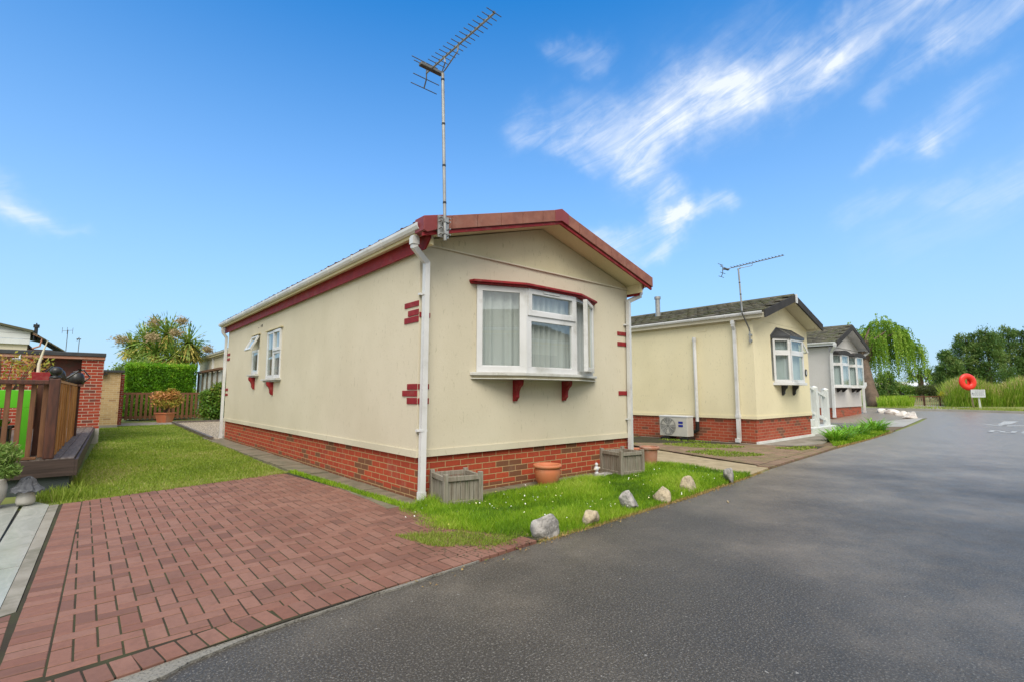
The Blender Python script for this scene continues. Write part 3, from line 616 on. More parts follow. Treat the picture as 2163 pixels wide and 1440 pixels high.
def home(root,X0,X1,Y0,Y1,zb,zj,zt,zr,s,ovf,ovs,wallm,skirtm,trimm,soffm,tilem,bargem,capm,fh=(),lh=(),bargeh=.17,tseed=0,brickm='brick_home',stripm=None,back=.3,soffit_line=True,gut='white_pvc',capd=.12,skirt_in=.03,gable_mat=None,gz=None,sf=.19):
    xm=(X0+X1)/2; hw=(X1-X0)/2+ovs; rz=lambda x: zr-s*abs(x-xm); w=X1-X0; L=Y1-Y0
    gz=gz or zt; wl=MB(); wall_holes(wl,(X0,Y0,0),(1,0,0),(0,-1,0),w,zj,gz,fh); wall_holes(wl,(X0,Y1,0),(0,-1,0),(-1,0,0),L,zj,zt,[(L-b,L-a,c,d) for a,b,c,d in lh])
    wall_holes(wl,(X1,Y0,0),(0,1,0),(1,0,0),L,zj,zt,()); wall_holes(wl,(X1,Y1,0),(-1,0,0),(0,1,0),w,zj,gz,())
    wl.add([(X0,Y0,zj),(X1,Y0,zj),(X1,Y1,zj),(X0,Y1,zj)],[(0,3,2,1)])
    wl.build('wall',wallm,root)
    gm=MB(); tk=.0
    for y,d in ((Y0-.006,.05),(Y1-.05,.056)):
        gm=MB(); q=[(X0+.004,y,gz+.002),(X1-.004,y,gz+.002),(X1-.004,y,rz(X1)-sf),(xm,y,zr-sf),(X0+.004,y,rz(X0)-sf)]
        if rz(X0)-sf<gz+.003: q=[(X0+.004,y,gz+.002),(X1-.004,y,gz+.002),(xm,y,zr-sf)]
        gm.prism(q,(0,d,0)); gm.build('gable_panel',gable_mat or wallm,root)
    if soffit_line:
        b=MB(); b.box(X0+.03,X1-.03,Y0-.03,Y0-.007,gz-.004,gz+.014); b.build('cover_strip',trimm,root)
    sk=MB(); sk.box(X0+skirt_in,X1-skirt_in,Y0+skirt_in,Y1-skirt_in,zb-.1,zj-.001); sk.build('brick_skirt',brickm,root)
    tr=MB(); t=.014; tr.box(X0-t,X1+t,Y0-t,Y0-.001,zj-.035,zj+.045); tr.box(X0-t,X0-.001,Y0-.001,Y1,zj-.035,zj+.045); tr.box(X1+.001,X1+t,Y0-.001,Y1,zj-.035,zj+.045)
    tr.build('base_trim',trimm,root)
    ya,yb=Y0-ovf,Y1+back
    # roof deck whose underside is the soffit
    dk=MB(); dk.prism([(xm-hw+.03,ya+.03,rz(xm-hw+.03)-.05),(xm,ya+.03,zr-.05),(xm+hw-.03,ya+.03,rz(xm+hw-.03)-.05),(xm+hw-.03,ya+.03,rz(xm+hw-.03)-sf+.02),(xm,ya+.03,zr-sf+.01),(xm-hw+.03,ya+.03,rz(xm-hw+.03)-sf+.02)],(0,yb-ya-.06,0))
    for sg,xw in ((-1,X0),(1,X1)):
        xo=xw+sg*.039; dk.prism([(xw+sg*.002,Y0-ovf+.06,zt+.003),(xo,Y0-ovf+.06,zt+.012),(xo,Y0-ovf+.06,rz(xo)-sf+.015),(xw+sg*.002,Y0-ovf+.06,rz(xw)-sf+.015)],(0,L+ovf+.1,0))
    dk.build('soffit',soffm,root)
    rf=MB()
    rf.prism([(xm-hw+.04,ya+.03,rz(xm-hw+.04)-.045),(xm,ya+.03,zr-.045),(xm+hw-.04,ya+.03,rz(xm+hw-.04)-.045),(xm+hw-.04,ya+.03,rz(xm+hw-.04)-.008),(xm,ya+.03,zr-.008),(xm-hw+.04,ya+.03,rz(xm-hw+.04)-.008)],(0,yb-ya-.06,0),.1)
    tiles(rf,xm-hw+.02,xm-.02,rz(xm-hw)-.0,zr-.005,ya+.05,yb-.02,seed=tseed)
    tiles(rf,xm+hw-.02,xm+.02,rz(xm+hw)-.0,zr-.005,ya+.05,yb-.02,seed=tseed+1)
    k=ya+.02; rn=random.Random(9)
    while k<yb-.1:
        e=min(k+.43,yb); rf.prism([(xm-.12,k,zr-.02),(xm-.06,k,zr+.035),(xm,k,zr+.05),(xm+.06,k,zr+.035),(xm+.12,k,zr-.02)],(0,e-k-.006,0),rn.random()); k+=.43
    rf.build('roof',tilem,root)
    # barge boards front
    for sg in (-1,1):
        bb=MB(); x0=xm+sg*hw; dx=-sg
        bb.prism([(x0,ya-.02,rz(x0)-capd+.04),(xm-sg*-.001,ya-.02,zr-capd+.04),(xm-sg*-.001,ya-.02,zr-bargeh-.02),(x0,ya-.02,rz(x0)-bargeh-.02)],(0,.03,0))
        bb.build('barge_board',bargem,root)
        if capm:
            n=6; 
            cc=MB()
            for i in range(n):
                a=x0-sg*(hw*i/n); b=x0-sg*(hw*(i+1)/n-.006)
                cc.prism([(a,ya-.045,rz(a)+.045),(b,ya-.045,rz(b)+.045),(b,ya-.045,rz(b)-capd+.045),(a,ya-.045,rz(a)-capd+.045)],(0,.09,0))
                cc.prism([(a,ya+.046,rz(a)+.045),(b,ya+.046,rz(b)+.045),(b,ya+.046,rz(b)+.02),(a,ya+.046,rz(a)+.02)],(0,.12,0))
            cc.build('verge_tile',capm,root,bevel=.004)
    fs=MB()
    for sg,xw in ((-1,X0),(1,X1)):
        xo=xw+sg*.04
        fs.prism([(xo,ya+.05,rz(xo)-.07),(xo,ya+.05,zt+.075),(xo,ya+.16,zt-.03),(xo,yb-.05,zt-.03),(xo,yb-.05,rz(xo)-.07)],(sg*.022,0,0))
    fs.build('fascia',bargem if not stripm else stripm,root)
    gt=MB()
    for sg in (-1,1):
        gutter(gt,xm+sg*(hw-.06),ya+.05,yb-.05,rz(xm+hw)+.0,sg)
    gt.build('gutter',gut,root)
    return rz,xm,hw
def window_thing(root,fr,gl,name='window',mat='white_pvc',gmat='glass',label=None):
    w=fr.build(name,mat,root,bevel=.003); 
    if label: w['label']=label
    gl.build('pane',gmat,w); return w
def curtain(parent,path,z0,z1,mat='net_curtain',amp=.022,freq=26,seed=0):
    rn=random.Random(seed); mb=MB(); pts=[]; s=0
    for (x0,y0),(x1,y1) in zip(path[:-1],path[1:]):
        L=math.hypot(x1-x0,y1-y0); n=int(L/.012); nx,ny=-(y1-y0)/L,(x1-x0)/L
        for i in range(n):
            t=i/n; s+=L/n; a=amp*(.75*math.sin(s*freq*2+1.5*math.sin(s*7))+.4*math.sin(s*61+2*math.sin(s*5)))
            pts.append((x0+(x1-x0)*t+nx*a,y0+(y1-y0)*t+ny*a))
    vs=[(x,y,z0) for x,y in pts]+[(x,y,z1) for x,y in pts]; n=len(pts)
    mb.add(vs,[(i,i+1,n+i+1,n+i) for i in range(n-1)]); return mb.build('curtain',mat,parent,smooth=True)
# ---- nearest home
X0,X1,Y0,Y1=2.944,7.05,5.09,15.45
H1=thing('park_home',(X0,Y0,0),'nearest cream park home with red trim, bow window and red brick skirt','park home','park homes in a row')
fh=[(.93,3.04,1.54,2.66)]; lh=[(5.40,6.40,1.57,2.56),(7.08,7.62,1.70,2.57)]
rz,xm,hw=home(H1,X0,X1,Y0,Y1,0,.555,2.95,3.82,.2875,.36,.19,'cream','brick_red','cream_trim','cream_soffit','roof_tile_brown','red_paint','cap_brown',fh,lh,bargeh=.145,capd=.165,brickm='brick_red',gable_mat='cream_dirty',tseed=3,gz=3.035,sf=.145)
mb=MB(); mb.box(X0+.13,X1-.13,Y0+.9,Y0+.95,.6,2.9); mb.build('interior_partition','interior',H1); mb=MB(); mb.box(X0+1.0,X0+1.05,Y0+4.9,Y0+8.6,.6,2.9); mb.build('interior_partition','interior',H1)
# apex piece and left end cap
mb=MB()
mb.prism([(xm-.14,Y0-.36-.052,3.82+.005),(xm,Y0-.36-.052,3.82+.055),(xm+.14,Y0-.36-.052,3.82+.005),(xm+.14,Y0-.36-.052,3.82-.165),(xm,Y0-.36-.052,3.82-.125),(xm-.14,Y0-.36-.052,3.82-.165)],(0,.14,0))
mb.build('ridge_end_cap','cap_red',H1,bevel=.006); mb=MB(); xe=xm-hw; mb.prism([(xe-.012,Y0-.415,rz(xe)+.055),(xe+.26,Y0-.415,rz(xe+.26)+.055),(xe+.26,Y0-.415,rz(xe+.26)-.1),(xe+.04,Y0-.415,rz(xe)-.125),(xe-.012,Y0-.415,rz(xe)-.11)],(0,.2,0))
mb.build('verge_end_cap','cap_red',H1,bevel=.006)
# downpipes
def downpipe(root,pts,w=.033,mat='white_pvc',clips=(),foot=None):
    mb=MB(); mb.tube(pts,w,square=True)
    for x,y,z in clips: mb.box(x-w*1.15,x+w*1.15,y-w*1.15,y+w*1.6,z-.012,z+.012); mb.box(x-w*2,x-w,y+w*.3,y+w*1.5,z-.012,z+.012)
    x,y,z=pts[0]; mb.box(x-w*1.25,x+w*1.25,y-w*1.25,y+w*1.25,z-.1,z-.02)
    x,y,z=pts[-1]; mb.box(x-w*1.15,x+w*1.15,y-w*1.15,y+w*1.15,z,z+.09)
    return mb.build('downpipe',mat,root)
downpipe(H1,[(2.77,4.93,3.06),(2.77,4.93,2.93),(2.99,5.02,2.80),(2.99,5.035,.05)],.034,clips=[(2.99,5.035,2.42),(2.99,5.035,.83)])
downpipe(H1,[(7.22,4.95,3.06),(7.22,4.95,2.93),(6.99,5.02,2.82),(6.99,5.045,.05)],.034,clips=[(6.99,5.045,2.42),(6.99,5.045,.83)])
downpipe(H1,[(2.80,15.5,3.06),(2.80,15.5,2.93),(2.90,15.52,2.8),(2.90,15.52,.05)],.034)
# painted brick blocks at the corners
def blk(*b): m_=MB(); m_.box(*b); m_.build('corner_block','red_paint',H1,bevel=.003)
d=.012
for (a,z0,z1) in ((.34,2.285,2.35),(.25,2.178,2.247),(.34,2.094,2.166),(.235,1.30,1.369),(.35,1.221,1.29),(.235,1.131,1.204)): blk(X0-d,X0-.0005,Y0+.003,Y0+a,z0,z1)
for (z0,z1) in ((2.152,2.21),(1.306,1.367),(1.133,1.2)): blk(X0+.001,X0+.149,Y0-d,Y0-.0005,z0,z1)
for (z0,z1) in ((2.228,2.293),(2.052,2.124),(1.226,1.297)): blk(X1-.30,X1-.001,Y0-d,Y0-.0005,z0,z1)
for (z0,z1) in ((2.285,2.35),(2.15,2.22),(1.33,1.40),(1.2,1.26)): blk(X0-d,X0-.0005,Y1-.3,Y1-.001,z0,z1)
# bow window
fr,gl=MB(),MB()
A=Vector((3.776,5.09,0)); B=Vector((4.42,4.84,0)); C_=Vector((5.40,4.84,0)); D=Vector((6.08,5.09,0)); za,zb_=1.53,2.66
def nv(a,b): u=(b-a).normalized(); return u,Vector((u.y,-u.x,0))
u,n=nv(A,B); facet(fr,gl,A,u,n,[(.012,(B-A).length-.012,za,zb_)],b=.075); fr.obox(A,u,(0,0,1),n,(B-A).length-.03,(B-A).length+.01,za,zb_,-.05,.028)
u,n=nv(B,C_); l=(C_-B).length; facet(fr,gl,B,u,n,[(.018,l-.018,za,2.29),(.018,l-.018,2.29,zb_,.018)],b=.07)
fr.obox(B,u,(0,0,1),n,-.012,.017,za,zb_,-.05,.036); fr.obox(B,u,(0,0,1),n,l-.017,l+.012,za,zb_,-.05,.036)
fr.obox(B,u,(0,0,1),n,.3,.62,2.618,2.64,.05,.062)
u,n=nv(C_,D); l2=(D-C_).length; facet(fr,gl,C_,u,n,[],b=.06)
for q in ((0,.05,za,zb_),(l2-.05,l2,za,zb_)): fr.obox(C_,u,(0,0,1),n,q[0],q[1],q[2],q[3],-.03,.02)
fr.obox(C_,u,(0,0,1),n,.05,l2-.05,za,za+.05,-.03,.02); fr.obox(C_,u,(0,0,1),n,.05,l2-.05,zb_-.05,zb_,-.03,.02)
bow=window_thing(H1,fr,gl,'bow_window')
# open casement
fr,gl=MB(),MB(); hg=Vector((6.03,5.035,0)); a=R(31); u=Vector((-math.cos(a),-math.sin(a),0)); n=Vector((-math.sin(a),math.cos(a),0))*-1
n=Vector((math.sin(a),-math.cos(a),0)); facet(fr,gl,hg,u,n,[(0,.6,1.575,2.63)],b=.055,n0=-.03,n1=.03)
cs=fr.build('casement','white_pvc',bow,bevel=.003); cs['label']='outward opened side casement'; 
gl.build('pane','glass',bow)
mb=MB(); mb.prism([(3.70,5.088,1.44),(3.72,5.06,1.44),(4.36,4.775,1.44),(5.44,4.775,1.44),(6.12,5.03,1.44),(6.14,5.088,1.44)],(0,0,.012))
mb.prism([(3.69,5.088,1.487),(3.71,5.05,1.487),(4.355,4.765,1.487),(5.445,4.765,1.487),(6.12,5.02,1.487),(6.15,5.088,1.487)],(0,0,.04)); mb.build('sill','grubby_white',bow,bevel=.006)
mb=MB(); mb.prism([(3.74,5.088,1.453),(4.37,4.80,1.453),(5.43,4.80,1.453),(6.1,5.088,1.453)],(0,0,.033)); mb.build('under_sill','cream_dirty',bow)
mb=MB()
for i,(o,zz) in enumerate(((.0,2.662),(.035,2.682))):
    mb.prism([(3.68-o*.3,5.088,zz),(3.70-o*.3,5.04-o,zz),(4.36,4.77-o,zz),(5.46,4.77-o,zz),(6.12+o*.3,5.03-o,zz),(6.17+o*.3,5.088,zz)],(0,0,.019+ i*.012))
mb.build('canopy','red_paint',bow,bevel=.004)
for x in (4.41,5.375):
    mb=MB(); corbel(mb,(x,5.089,1.44),(1,0,0),(0,-1,0),.055,.29,.17); mb.build('bracket','red_paint',bow,bevel=.003)
curtain(bow,[(3.86,5.14),(4.45,4.925),(5.36,4.925),(5.92,5.1)],1.56,2.64)
# side windows
def side_window(y0,y1,z0,z1,cells,br,wopen=None):
    fr,gl=MB(),MB(); O=(X0,y1,0); facet(fr,gl,O,(0,-1,0),(-1,0,0),cells,b=.055,n0=-.05,n1=.02)
    w=window_thing(H1,fr,gl,'side_window'); m_=MB(); m_.box(X0-.10,X0-.001,y0-.06,y1+.07,z0-.045,z0-.012); m_.box(X0-.06,X0-.002,y0-.02,y1+.03,z0-.075,z0-.047); m_.build('sill','grubby_white',w,bevel=.004)
    m_=MB(); m_.box(X0-.05,X0-.001,y0-.06,y1+.08,z1+.015,z1+.04); m_.build('canopy','cream_dirty',w,bevel=.003)
    for yb in br:
        m_=MB(); corbel(m_,(X0-.001,yb,z0-.075),(0,1,0),(-1,0,0),.055,.27,.13); m_.build('bracket','red_paint',w)
    curtain(w,[(X0+.12,y1),(X0+.12,y0)],z0,z1-.02,seed=2,amp=.012)
    return w
w=side_window(10.49,11.49,1.57,2.56,[(0,.5,1.57,2.56),(.5,1.0,1.57,2.13),(.5,1.0,2.13,2.56,.02)],(10.93,)); w['label']='wider two-light side window'
w=side_window(12.17,12.71,1.70,2.57,[(0,.54,1.70,2.25)],(12.41,)); w['label']='narrow side window with its top light open'
m_=MB(); m_.box(X0-.02,X0+.05,12.17,12.71,2.53,2.57); m_.build('head_rail','white_pvc',w)
fr,gl=MB(),MB(); a=R(27); vs_=Vector((-math.sin(a),0,-math.cos(a))); O=Vector((X0-.02,12.71,2.56)); U=Vector((0,-1,0)); N=Vector((-math.cos(a),0,math.sin(a)))
for q in ((0,.54,0,.05),(0,.54,.31,.36),(0,.05,.05,.31),(.49,.54,.05,.31)): fr.obox(O,U,vs_,N,q[0],q[1],q[2],q[3],-.02,.02)
gl.add([O+U*a_+vs_*b_ for a_,b_ in ((.05,.05),(.49,.05),(.49,.31),(.05,.31))],[(0,1,2,3)]); c=fr.build('top_light','white_pvc',w,bevel=.003); gl.build('pane','glass',w)
for y in (12.0,12.1,12.3): mb=MB(); mb.box(X0-.006,X0,y,y+.03,2.74,2.80 if y<12.2 else 2.76); mb.build('vent_slot','fascia_grey',H1)
# ---- second home
A2=dict(X0=12.5,X1=16.2,Y0=5.29,Y1=15.0)
H2=thing('park_home',(12.5,5.29,0),'pale yellow park home with mossy grey tiles and small black-canopied window','park home','park homes in a row')
rz2,xm2,hw2=home(H2,12.5,16.2,5.29,15.0,0,.665,3.10,3.88,.31,.38,.17,'yellow_cream','','yellow_cream','cream_trim','roof_tile_grey','fascia_grey',None,[(1.05,2.75,1.6,2.7)],[],bargeh=.16,soffit_line=False,stripm='cream_trim',capd=.03,tseed=11)
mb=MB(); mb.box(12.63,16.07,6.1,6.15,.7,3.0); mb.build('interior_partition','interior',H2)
mb=MB(); mb.box(xm2-.05,xm2+.05,5.29-.43,5.29-.405,3.66,3.9); mb.build('apex_cap','white_pvc',H2)
mb=MB(); mb.box(14.18,14.36,5.275,5.288,3.36,3.46); mb.build('air_vent','yellow_cream',H2); mb=MB(); mb.box(12.49,12.499,6.5,6.75,2.9,2.99); mb.build('air_vent','yellow_cream',H2)
mb=MB(); mb.box(12.45,16.24,5.24,5.31,-.02,.09); mb.build('plinth_trim','white_paint',H2)
downpipe(H2,[(12.38,5.72,3.1),(12.38,5.72,2.96),(12.44,5.72,2.86),(12.44,5.72,.75)],.036); downpipe(H2,[(12.44,5.72,.76),(12.44,5.72,.12),(12.36,5.72,.06)],.042)
mb=MB(); mb.tube([(12.44,6.82,2.7),(12.44,6.82,.5)],.045,12); mb.tube([(12.44,6.82,2.76),(12.44,6.82,2.66)],.055,12); mb.build('vent_pipe','white_pvc',H2)
mb=MB(); mb.tube([(12.44,6.82,.52),(12.44,6.82,.3),(12.4,6.95,.22)],.05,10); mb.build('pipe_lagging','black_plastic',H2)
mb=MB(); mb.tube([(13.6,8.65,3.5),(13.6,8.65,4.22)],.075,16); mb.tube([(13.6,8.65,4.22),(13.6,8.65,4.3)],.1,16); mb.tube([(13.6,8.65,3.55),(13.6,8.65,3.78)],.09,16); mb.build('flue','steel',H2,smooth=False)
def bay(root,x0,x1,y,z0,z1,d,inset,splits,rail,canopyf=None,sillm='white_pvc',brackets=None,bm='dark_paint',open_i=None,gm='glass_far'):
    fr,gl=MB(),MB(); P=[Vector((x0,y,0)),Vector((x0+inset,y-d,0)),Vector((x1-inset,y-d,0)),Vector((x1,y,0))]
    for k,(a,b) in enumerate(zip(P[:-1],P[1:])):
        u,n=nv(a,b); l=(b-a).length; m=splits[k]
        for i in range(m):
            facet(fr,gl,a,u,n,[(l*i/m+.01,l*(i+1)/m-.01,z0,rail),(l*i/m+.01,l*(i+1)/m-.01,rail,z1)],b=.06)
    w=window_thing(root,fr,gl,'bay_window',gmat=gm)
    s_=MB(); s_.prism([(x0-.05,y-.001,z0-.07),(x0+inset-.03,y-d-.07,z0-.07),(x1-inset+.03,y-d-.07,z0-.07),(x1+.05,y-.001,z0-.07)],(0,0,.068)); s_.build('sill',sillm,w,bevel=.005)
    curtain(w,[(x0+.1,y+.1),(x0+inset,y-d+.1),(x1-inset,y-d+.1),(x1-.1,y+.1)],z0+.02,z1-.02,amp=.012)
    for x in brackets or []:
        b_=MB(); corbel(b_,(x,y-.001,z0-.07),(1,0,0),(0,-1,0),.05,.27,.15); b_.build('bracket',bm,w)
    return w
b2=bay(H2,13.62,15.35,5.29,1.55,2.7,.28,.42,(1,1,1),2.32,brackets=(14.1,14.85))
mb=MB()
pts=[(13.55,5.289),(13.98,4.96),(14.99,4.96),(15.42,5.289)]; ap=[(13.95,5.287,3.0),(15.0,5.287,3.0)]
low=[(x,y,2.70) for x,y in pts]; mid=[(x,y,2.76) for x,y in pts]
mb.add(low+mid,[(0,1,5,4),(1,2,6,5),(2,3,7,6),(0,3,2,1)]); mb.add([mid[0],mid[1],mid[2],mid[3],ap[0],ap[1]],[(0,1,4),(1,2,5,4),(2,3,5)]); 
for a,b in ((mid[1],ap[0]),(mid[2],ap[1]),(mid[0],ap[0]),(mid[3],ap[1]),(ap[0],ap[1]),((14.5,4.96,2.76),(14.5,5.287,3.0))): mb.tube([a,b],.018,6)
mb.build('canopy','dark_paint',b2)
fr,gl=MB(),MB(); O=Vector((15.0,5.02,2.66)); U=Vector((.8,.55,0)).normalized(); N=Vector((.42,-.6,.3)).normalized(); V_=Vector((.25,-.3,-.92)).normalized()
for q in ((0,.34,0,.04),(0,.34,.28,.32),(0,.04,.04,.28),(.3,.34,.04,.28)): fr.obox(O,U,V_,N,q[0],q[1],q[2],q[3],0,.03)
gl.add([O+U*a_+V_*b_+N*.01 for a_,b_ in ((.04,.04),(.3,.04),(.3,.28),(.04,.28))],[(0,1,2,3)]); c=fr.build('top_light','white_pvc',b2); gl.build('pane','glass_far',b2)
mb=MB(); n=20; mb.prism([(15.93+.075*math.cos(2*math.pi*k/n),5.288,1.86+.105*math.sin(2*math.pi*k/n)) for k in range(n)],(0,-.02,0)); mb.build('number_plaque','dark_paint',H2)
mb=MB(); mb.prism([(15.93+.03*math.cos(2*math.pi*k/n),5.267,1.86+.06*math.sin(2*math.pi*k/n)) for k in range(n)],(0,-.004,0)); mb.build('plaque_digit','far_white',H2)
# ---- third home
H3=thing('park_home',(25.65,7.5,.12),'light grey park home with two bay windows beside the willow','park home','park homes in a row')
rz3,xm3,hw3=home(H3,25.65,30.15,7.5,17,.12,.66,3.42,4.52,.37,.42,.3,'pale_grey','','pale_grey','clad','roof_tile_grey','fascia_grey',None,[(.15,2.05,1.62,3.1),(2.4,4.3,1.62,3.1)],[],bargeh=.2,soffit_line=True,capd=.03,tseed=21)
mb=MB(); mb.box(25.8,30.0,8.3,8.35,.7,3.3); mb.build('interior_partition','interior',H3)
for x0 in (25.78,28.05):
    b3=bay(H3,x0,x0+1.95,7.5,1.6,3.05,.3,.45,(1,1,1),2.6,gm='glass_far'); 
    mb=MB(); arc=[(x0-.06,7.49,3.06)]; 
    for k in range(9): t=k/8; arc.append((x0-.06+2.07*t,7.15,3.10+.16*math.sin(math.pi*t)))
    arc.append((x0+2.01,7.49,3.06))
    mb.prism([(p[0],7.499,p[2]) for p in arc[1:-1]]+[(x0+2.01,7.499,3.04),(x0-.06,7.499,3.04)],(0,-.36,0)); mb.build('canopy','fascia_grey',b3)
    
    for q_ in (.6,1.35): mb=MB(); corbel(mb,(x0+q_,7.499,1.53),(1,0,0),(0,-1,0),.06,.2,.22); mb.build('bracket','fascia_grey',b3)
downpipe(H3,[(25.3,7.15,3.5),(25.3,7.15,3.36),(25.55,7.38,3.1),(25.55,7.42,.2)],.05); downpipe(H3,[(30.5,7.15,3.5),(30.5,7.15,3.36),(30.25,7.38,3.1),(30.25,7.42,.3)],.05)
mb=MB(); mb.tube([(26.0,9.5,4.0),(26.0,9.5,4.35)],.1,10); mb.build('vent_pipe','white_pvc',H3)
# ---- homes behind (left) and across the road (seen only in the window glass)
H4=thing('park_home',(5.3,27,0),'cream park home with white balustrade glimpsed past the far corner','park home','distant park homes')
home(H4,5.3,9.6,26.4,35.6,0,.7,3.2,4.1,.3,.3,.2,'cream','','cream_trim','cream_soffit','roof_tile_grey','cream_trim',None,[],[],bargeh=.15,soffit_line=False,stripm='cream_trim',capd=.03,tseed=31)
downpipe(H4,[(5.25,31.2,3.3),(5.25,31.2,3.2),(5.26,31.2,3.1),(5.26,31.2,.2)],.05)
for y in (33.4,30.2,28.8): mb=MB(); mb.box(5.28,5.299,y,y+.45,1.75,2.45); mb.build('window','fascia_grey',H4)
H5=thing('balustrade',(5.0,27,0),'white veranda balustrade with brown top rail behind the shrub','balustrade')
mb=MB(); mb.box(4.86,5.1,27.0,34.0,2.42,2.52); mb.build('top_rail','fence_brown',H5)
mb=MB()
for k in range(6): mb=MB(); mb.box(4.96,5.04,27+k*1.35,27.07+k*1.35,.02,2.42); mb.build('post','slab_dark',H5)
mb=MB(); 
mb.box(5.045,5.06,27,34,.3,2.36)
mb.build('panel','white_paint',H5)
for nm,ox,L in (('a',14.2,15.5),('b',30.5,13.0)):
    rt_=thing('park_home',(ox,-7.2,0),'cream park home across the road, mirrored in the %s'%('left of the bow window panes' if nm=='a' else 'right side of the glass'),'park home','park homes across the road')
    WL[rt_.name]=Vector((0,0,0))
    home(rt_,0,4.6,0,L,0,.55,2.95,4.0,.36,.35,.2,'cream','','cream_trim','cream_soffit','roof_tile_grey','white_paint',None,[],[],bargeh=.15,soffit_line=False,capd=.03,tseed=41)
    for y in (1.5,5.0,8.5,11.0): mb=MB(); mb.box(4.6,4.64,y,y+1.3,1.5,2.6); mb.build('window','fascia_grey',rt_)
    rt_.location=(ox,-7.2,0); rt_.rotation_euler=(0,0,R(90))
# clad building, upper left
H6=thing('clad_building',(-4,26,0),'white clad building with black flue behind the brick shed','building')
mb=MB(); mb.box(-9,-1.75,26.1,31,0,3.15); mb.build('wall','cream',H6)
mb=MB()
for i in range(3): 
    z=3.1+i*.2; mb.prism([(-9,26,z),(-1.69,26,z),(-1.69,26.0,min(z+.19,3.58)),(-9,26.0,min(z+.19,4.9))],(0,.08,0))
mb.prism([(-9,26.05,3.6),(-1.69,26.05,3.5),(-1.69,26.05,3.56),(-2.6,26.05,3.75),(-5,26.05,4.3),(-9,26.05,5.1)],(0,.08,0)); mb.build('cladding','clad',H6)
mb=MB(); mb.prism([(-1.64,25.85,3.54),(-2.6,25.85,3.77),(-6,25.85,4.55),(-9,25.85,5.2),(-9,25.85,5.28),(-6,25.85,4.63),(-2.6,25.85,3.85),(-1.6,25.85,3.62)],(0,5.2,0))
rn=random.Random(2)
for i in range(5):
    a=i/5; xa=-1.66+.95*a; za2=3.6-.66*a
    for j in range(12): mb.prism([(xa,25.9+j*.43,za2),(xa+.22,25.9+j*.43,za2-.15),(xa+.22,25.9+j*.43,za2-.2),(xa,25.9+j*.43,za2-.04)],(0,.42,0),rn.random())
mb.build('roof','roof_tile_grey',H6)
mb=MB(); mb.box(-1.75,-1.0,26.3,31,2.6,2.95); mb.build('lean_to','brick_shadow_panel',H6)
mb=MB(); mb.tube([(-1.57,26.4,3.3),(-1.57,26.4,3.8)],.055,12); mb.tube([(-1.57,26.4,3.78),(-1.57,26.4,3.9)],.09,12); mb.tube([(-1.57,26.4,3.9),(-1.57,26.4,3.96)],.02,8); mb.build('flue','black_plastic',H6)
mb=MB(); mb.tube([(-1.62,25.95,3.5),(-1.35,25.95,3.35),(-1.4,25.95,3.05),(-1.6,25.95,2.95)],.03,8); mb.build('downpipe','terracotta_pale',H6)
# ------------------------------------------------------------------ aerials
def yagi(root,p0,p1,n,half,mast_top,eaxis=(1,0,0),r=.006,boomr=.011,er=.0045):
    p0,p1,e=Vector(p0),Vector(p1),Vector(eaxis); d=(p1-p0); dn=d.normalized(); up=dn.cross(e).normalized()
    if up.z<0: up=-up
    mb=MB(); mb.tube([p0,p1],boomr,8); mb.build('boom','steel',root)
    mb=MB()
    for i in range(n):
        t=.17+.83*i/(n-1); c=p0+d*t+up*.012; h=half*(1.0-.18*i/n); mb.tube([c-e*h,c+e*h],er,6); mb.obox(c,e,dn,up,-.012,.012,-.01,.01,-.012,.008)
    mb.build('director_rods','steel_dull',root)
    mb=MB(); arm=[p0+up*.16-dn*.04,p0+up*.08+dn*.01,p0,p0-up*.08+dn*.0,p0-up*.17-dn*.05]; mb.tube(arm,.009,6)
    for q in (arm[0],arm[1],arm[3],arm[4]): mb.tube([q-e*half*1.55,q+e*half*1.55],er*1.15,6)
    mb.build('reflector','steel_dull',root)
    c=p0+dn*.1; mb=MB(); mb.obox(c,e,dn,up,-half*1.3,half*1.3,-.03,.03,-.018,.018); mb.build('dipole_box','steel_dull',root,bevel=.006)
    m=Vector(mast_top); a=p0+d*.30; b=p0+d*.52
    mb=MB(); mb.tube([a,a-up*.07+dn*.02,m-up*.015-dn*.03,m+dn*.05,b-up*.07-dn*.02,b],.008,6); mb.build('cradle','steel',root)
def mast(root,pts,r,bands,mat='steel'):
    mb=MB(); mb.tube(pts,r,12); mb.build('mast',mat,root)
    mb=MB(); a,b=Vector(pts[0]),Vector(pts[-1])
    for z in bands:
        t=(z-a.z)/(b.z-a.z); c=a.lerp(b,t); mb.tube([c-Vector((0,0,.012)),c+Vector((0,0,.012))],r*1.12,12)
    if bands: mb.build('tape_band','black_plastic',root)
A1=thing('tv_aerial',(2.99,4.63,3.0),'tall television aerial on a steel mast fixed to the nearest gable','aerial')
mast(A1,[(2.992,4.625,2.98),(2.925,4.625,4.98)],.019,[3.42,3.86,4.36,4.9])
yagi(A1,(2.845,4.86,5.07),(2.872,3.60,5.07),15,.115,(2.925,4.625,5.0))
mb=MB(); mb.box(2.915,3.06,4.655,4.675,3.02,3.27); mb.box(2.965,3.02,4.60,4.655,3.05,3.085); mb.box(2.965,3.02,4.60,4.655,3.19,3.225); 
for z in (3.05,3.12,3.2,3.24): mb.tube([(2.935,4.6,z),(2.935,4.66,z)],.008,6); mb.tube([(3.045,4.6,z),(3.045,4.66,z)],.008,6)
mb.build('wall_bracket','steel',A1)
A2_=thing('tv_aerial',(12.44,5.3,2.5),'television aerial on a thin cranked mast at the second home eave','aerial')
mb=MB(); mb.tube([(12.44,5.33,2.5),(12.43,5.33,2.8)],.02,8); mb.build('base_tube','steel',A2_)
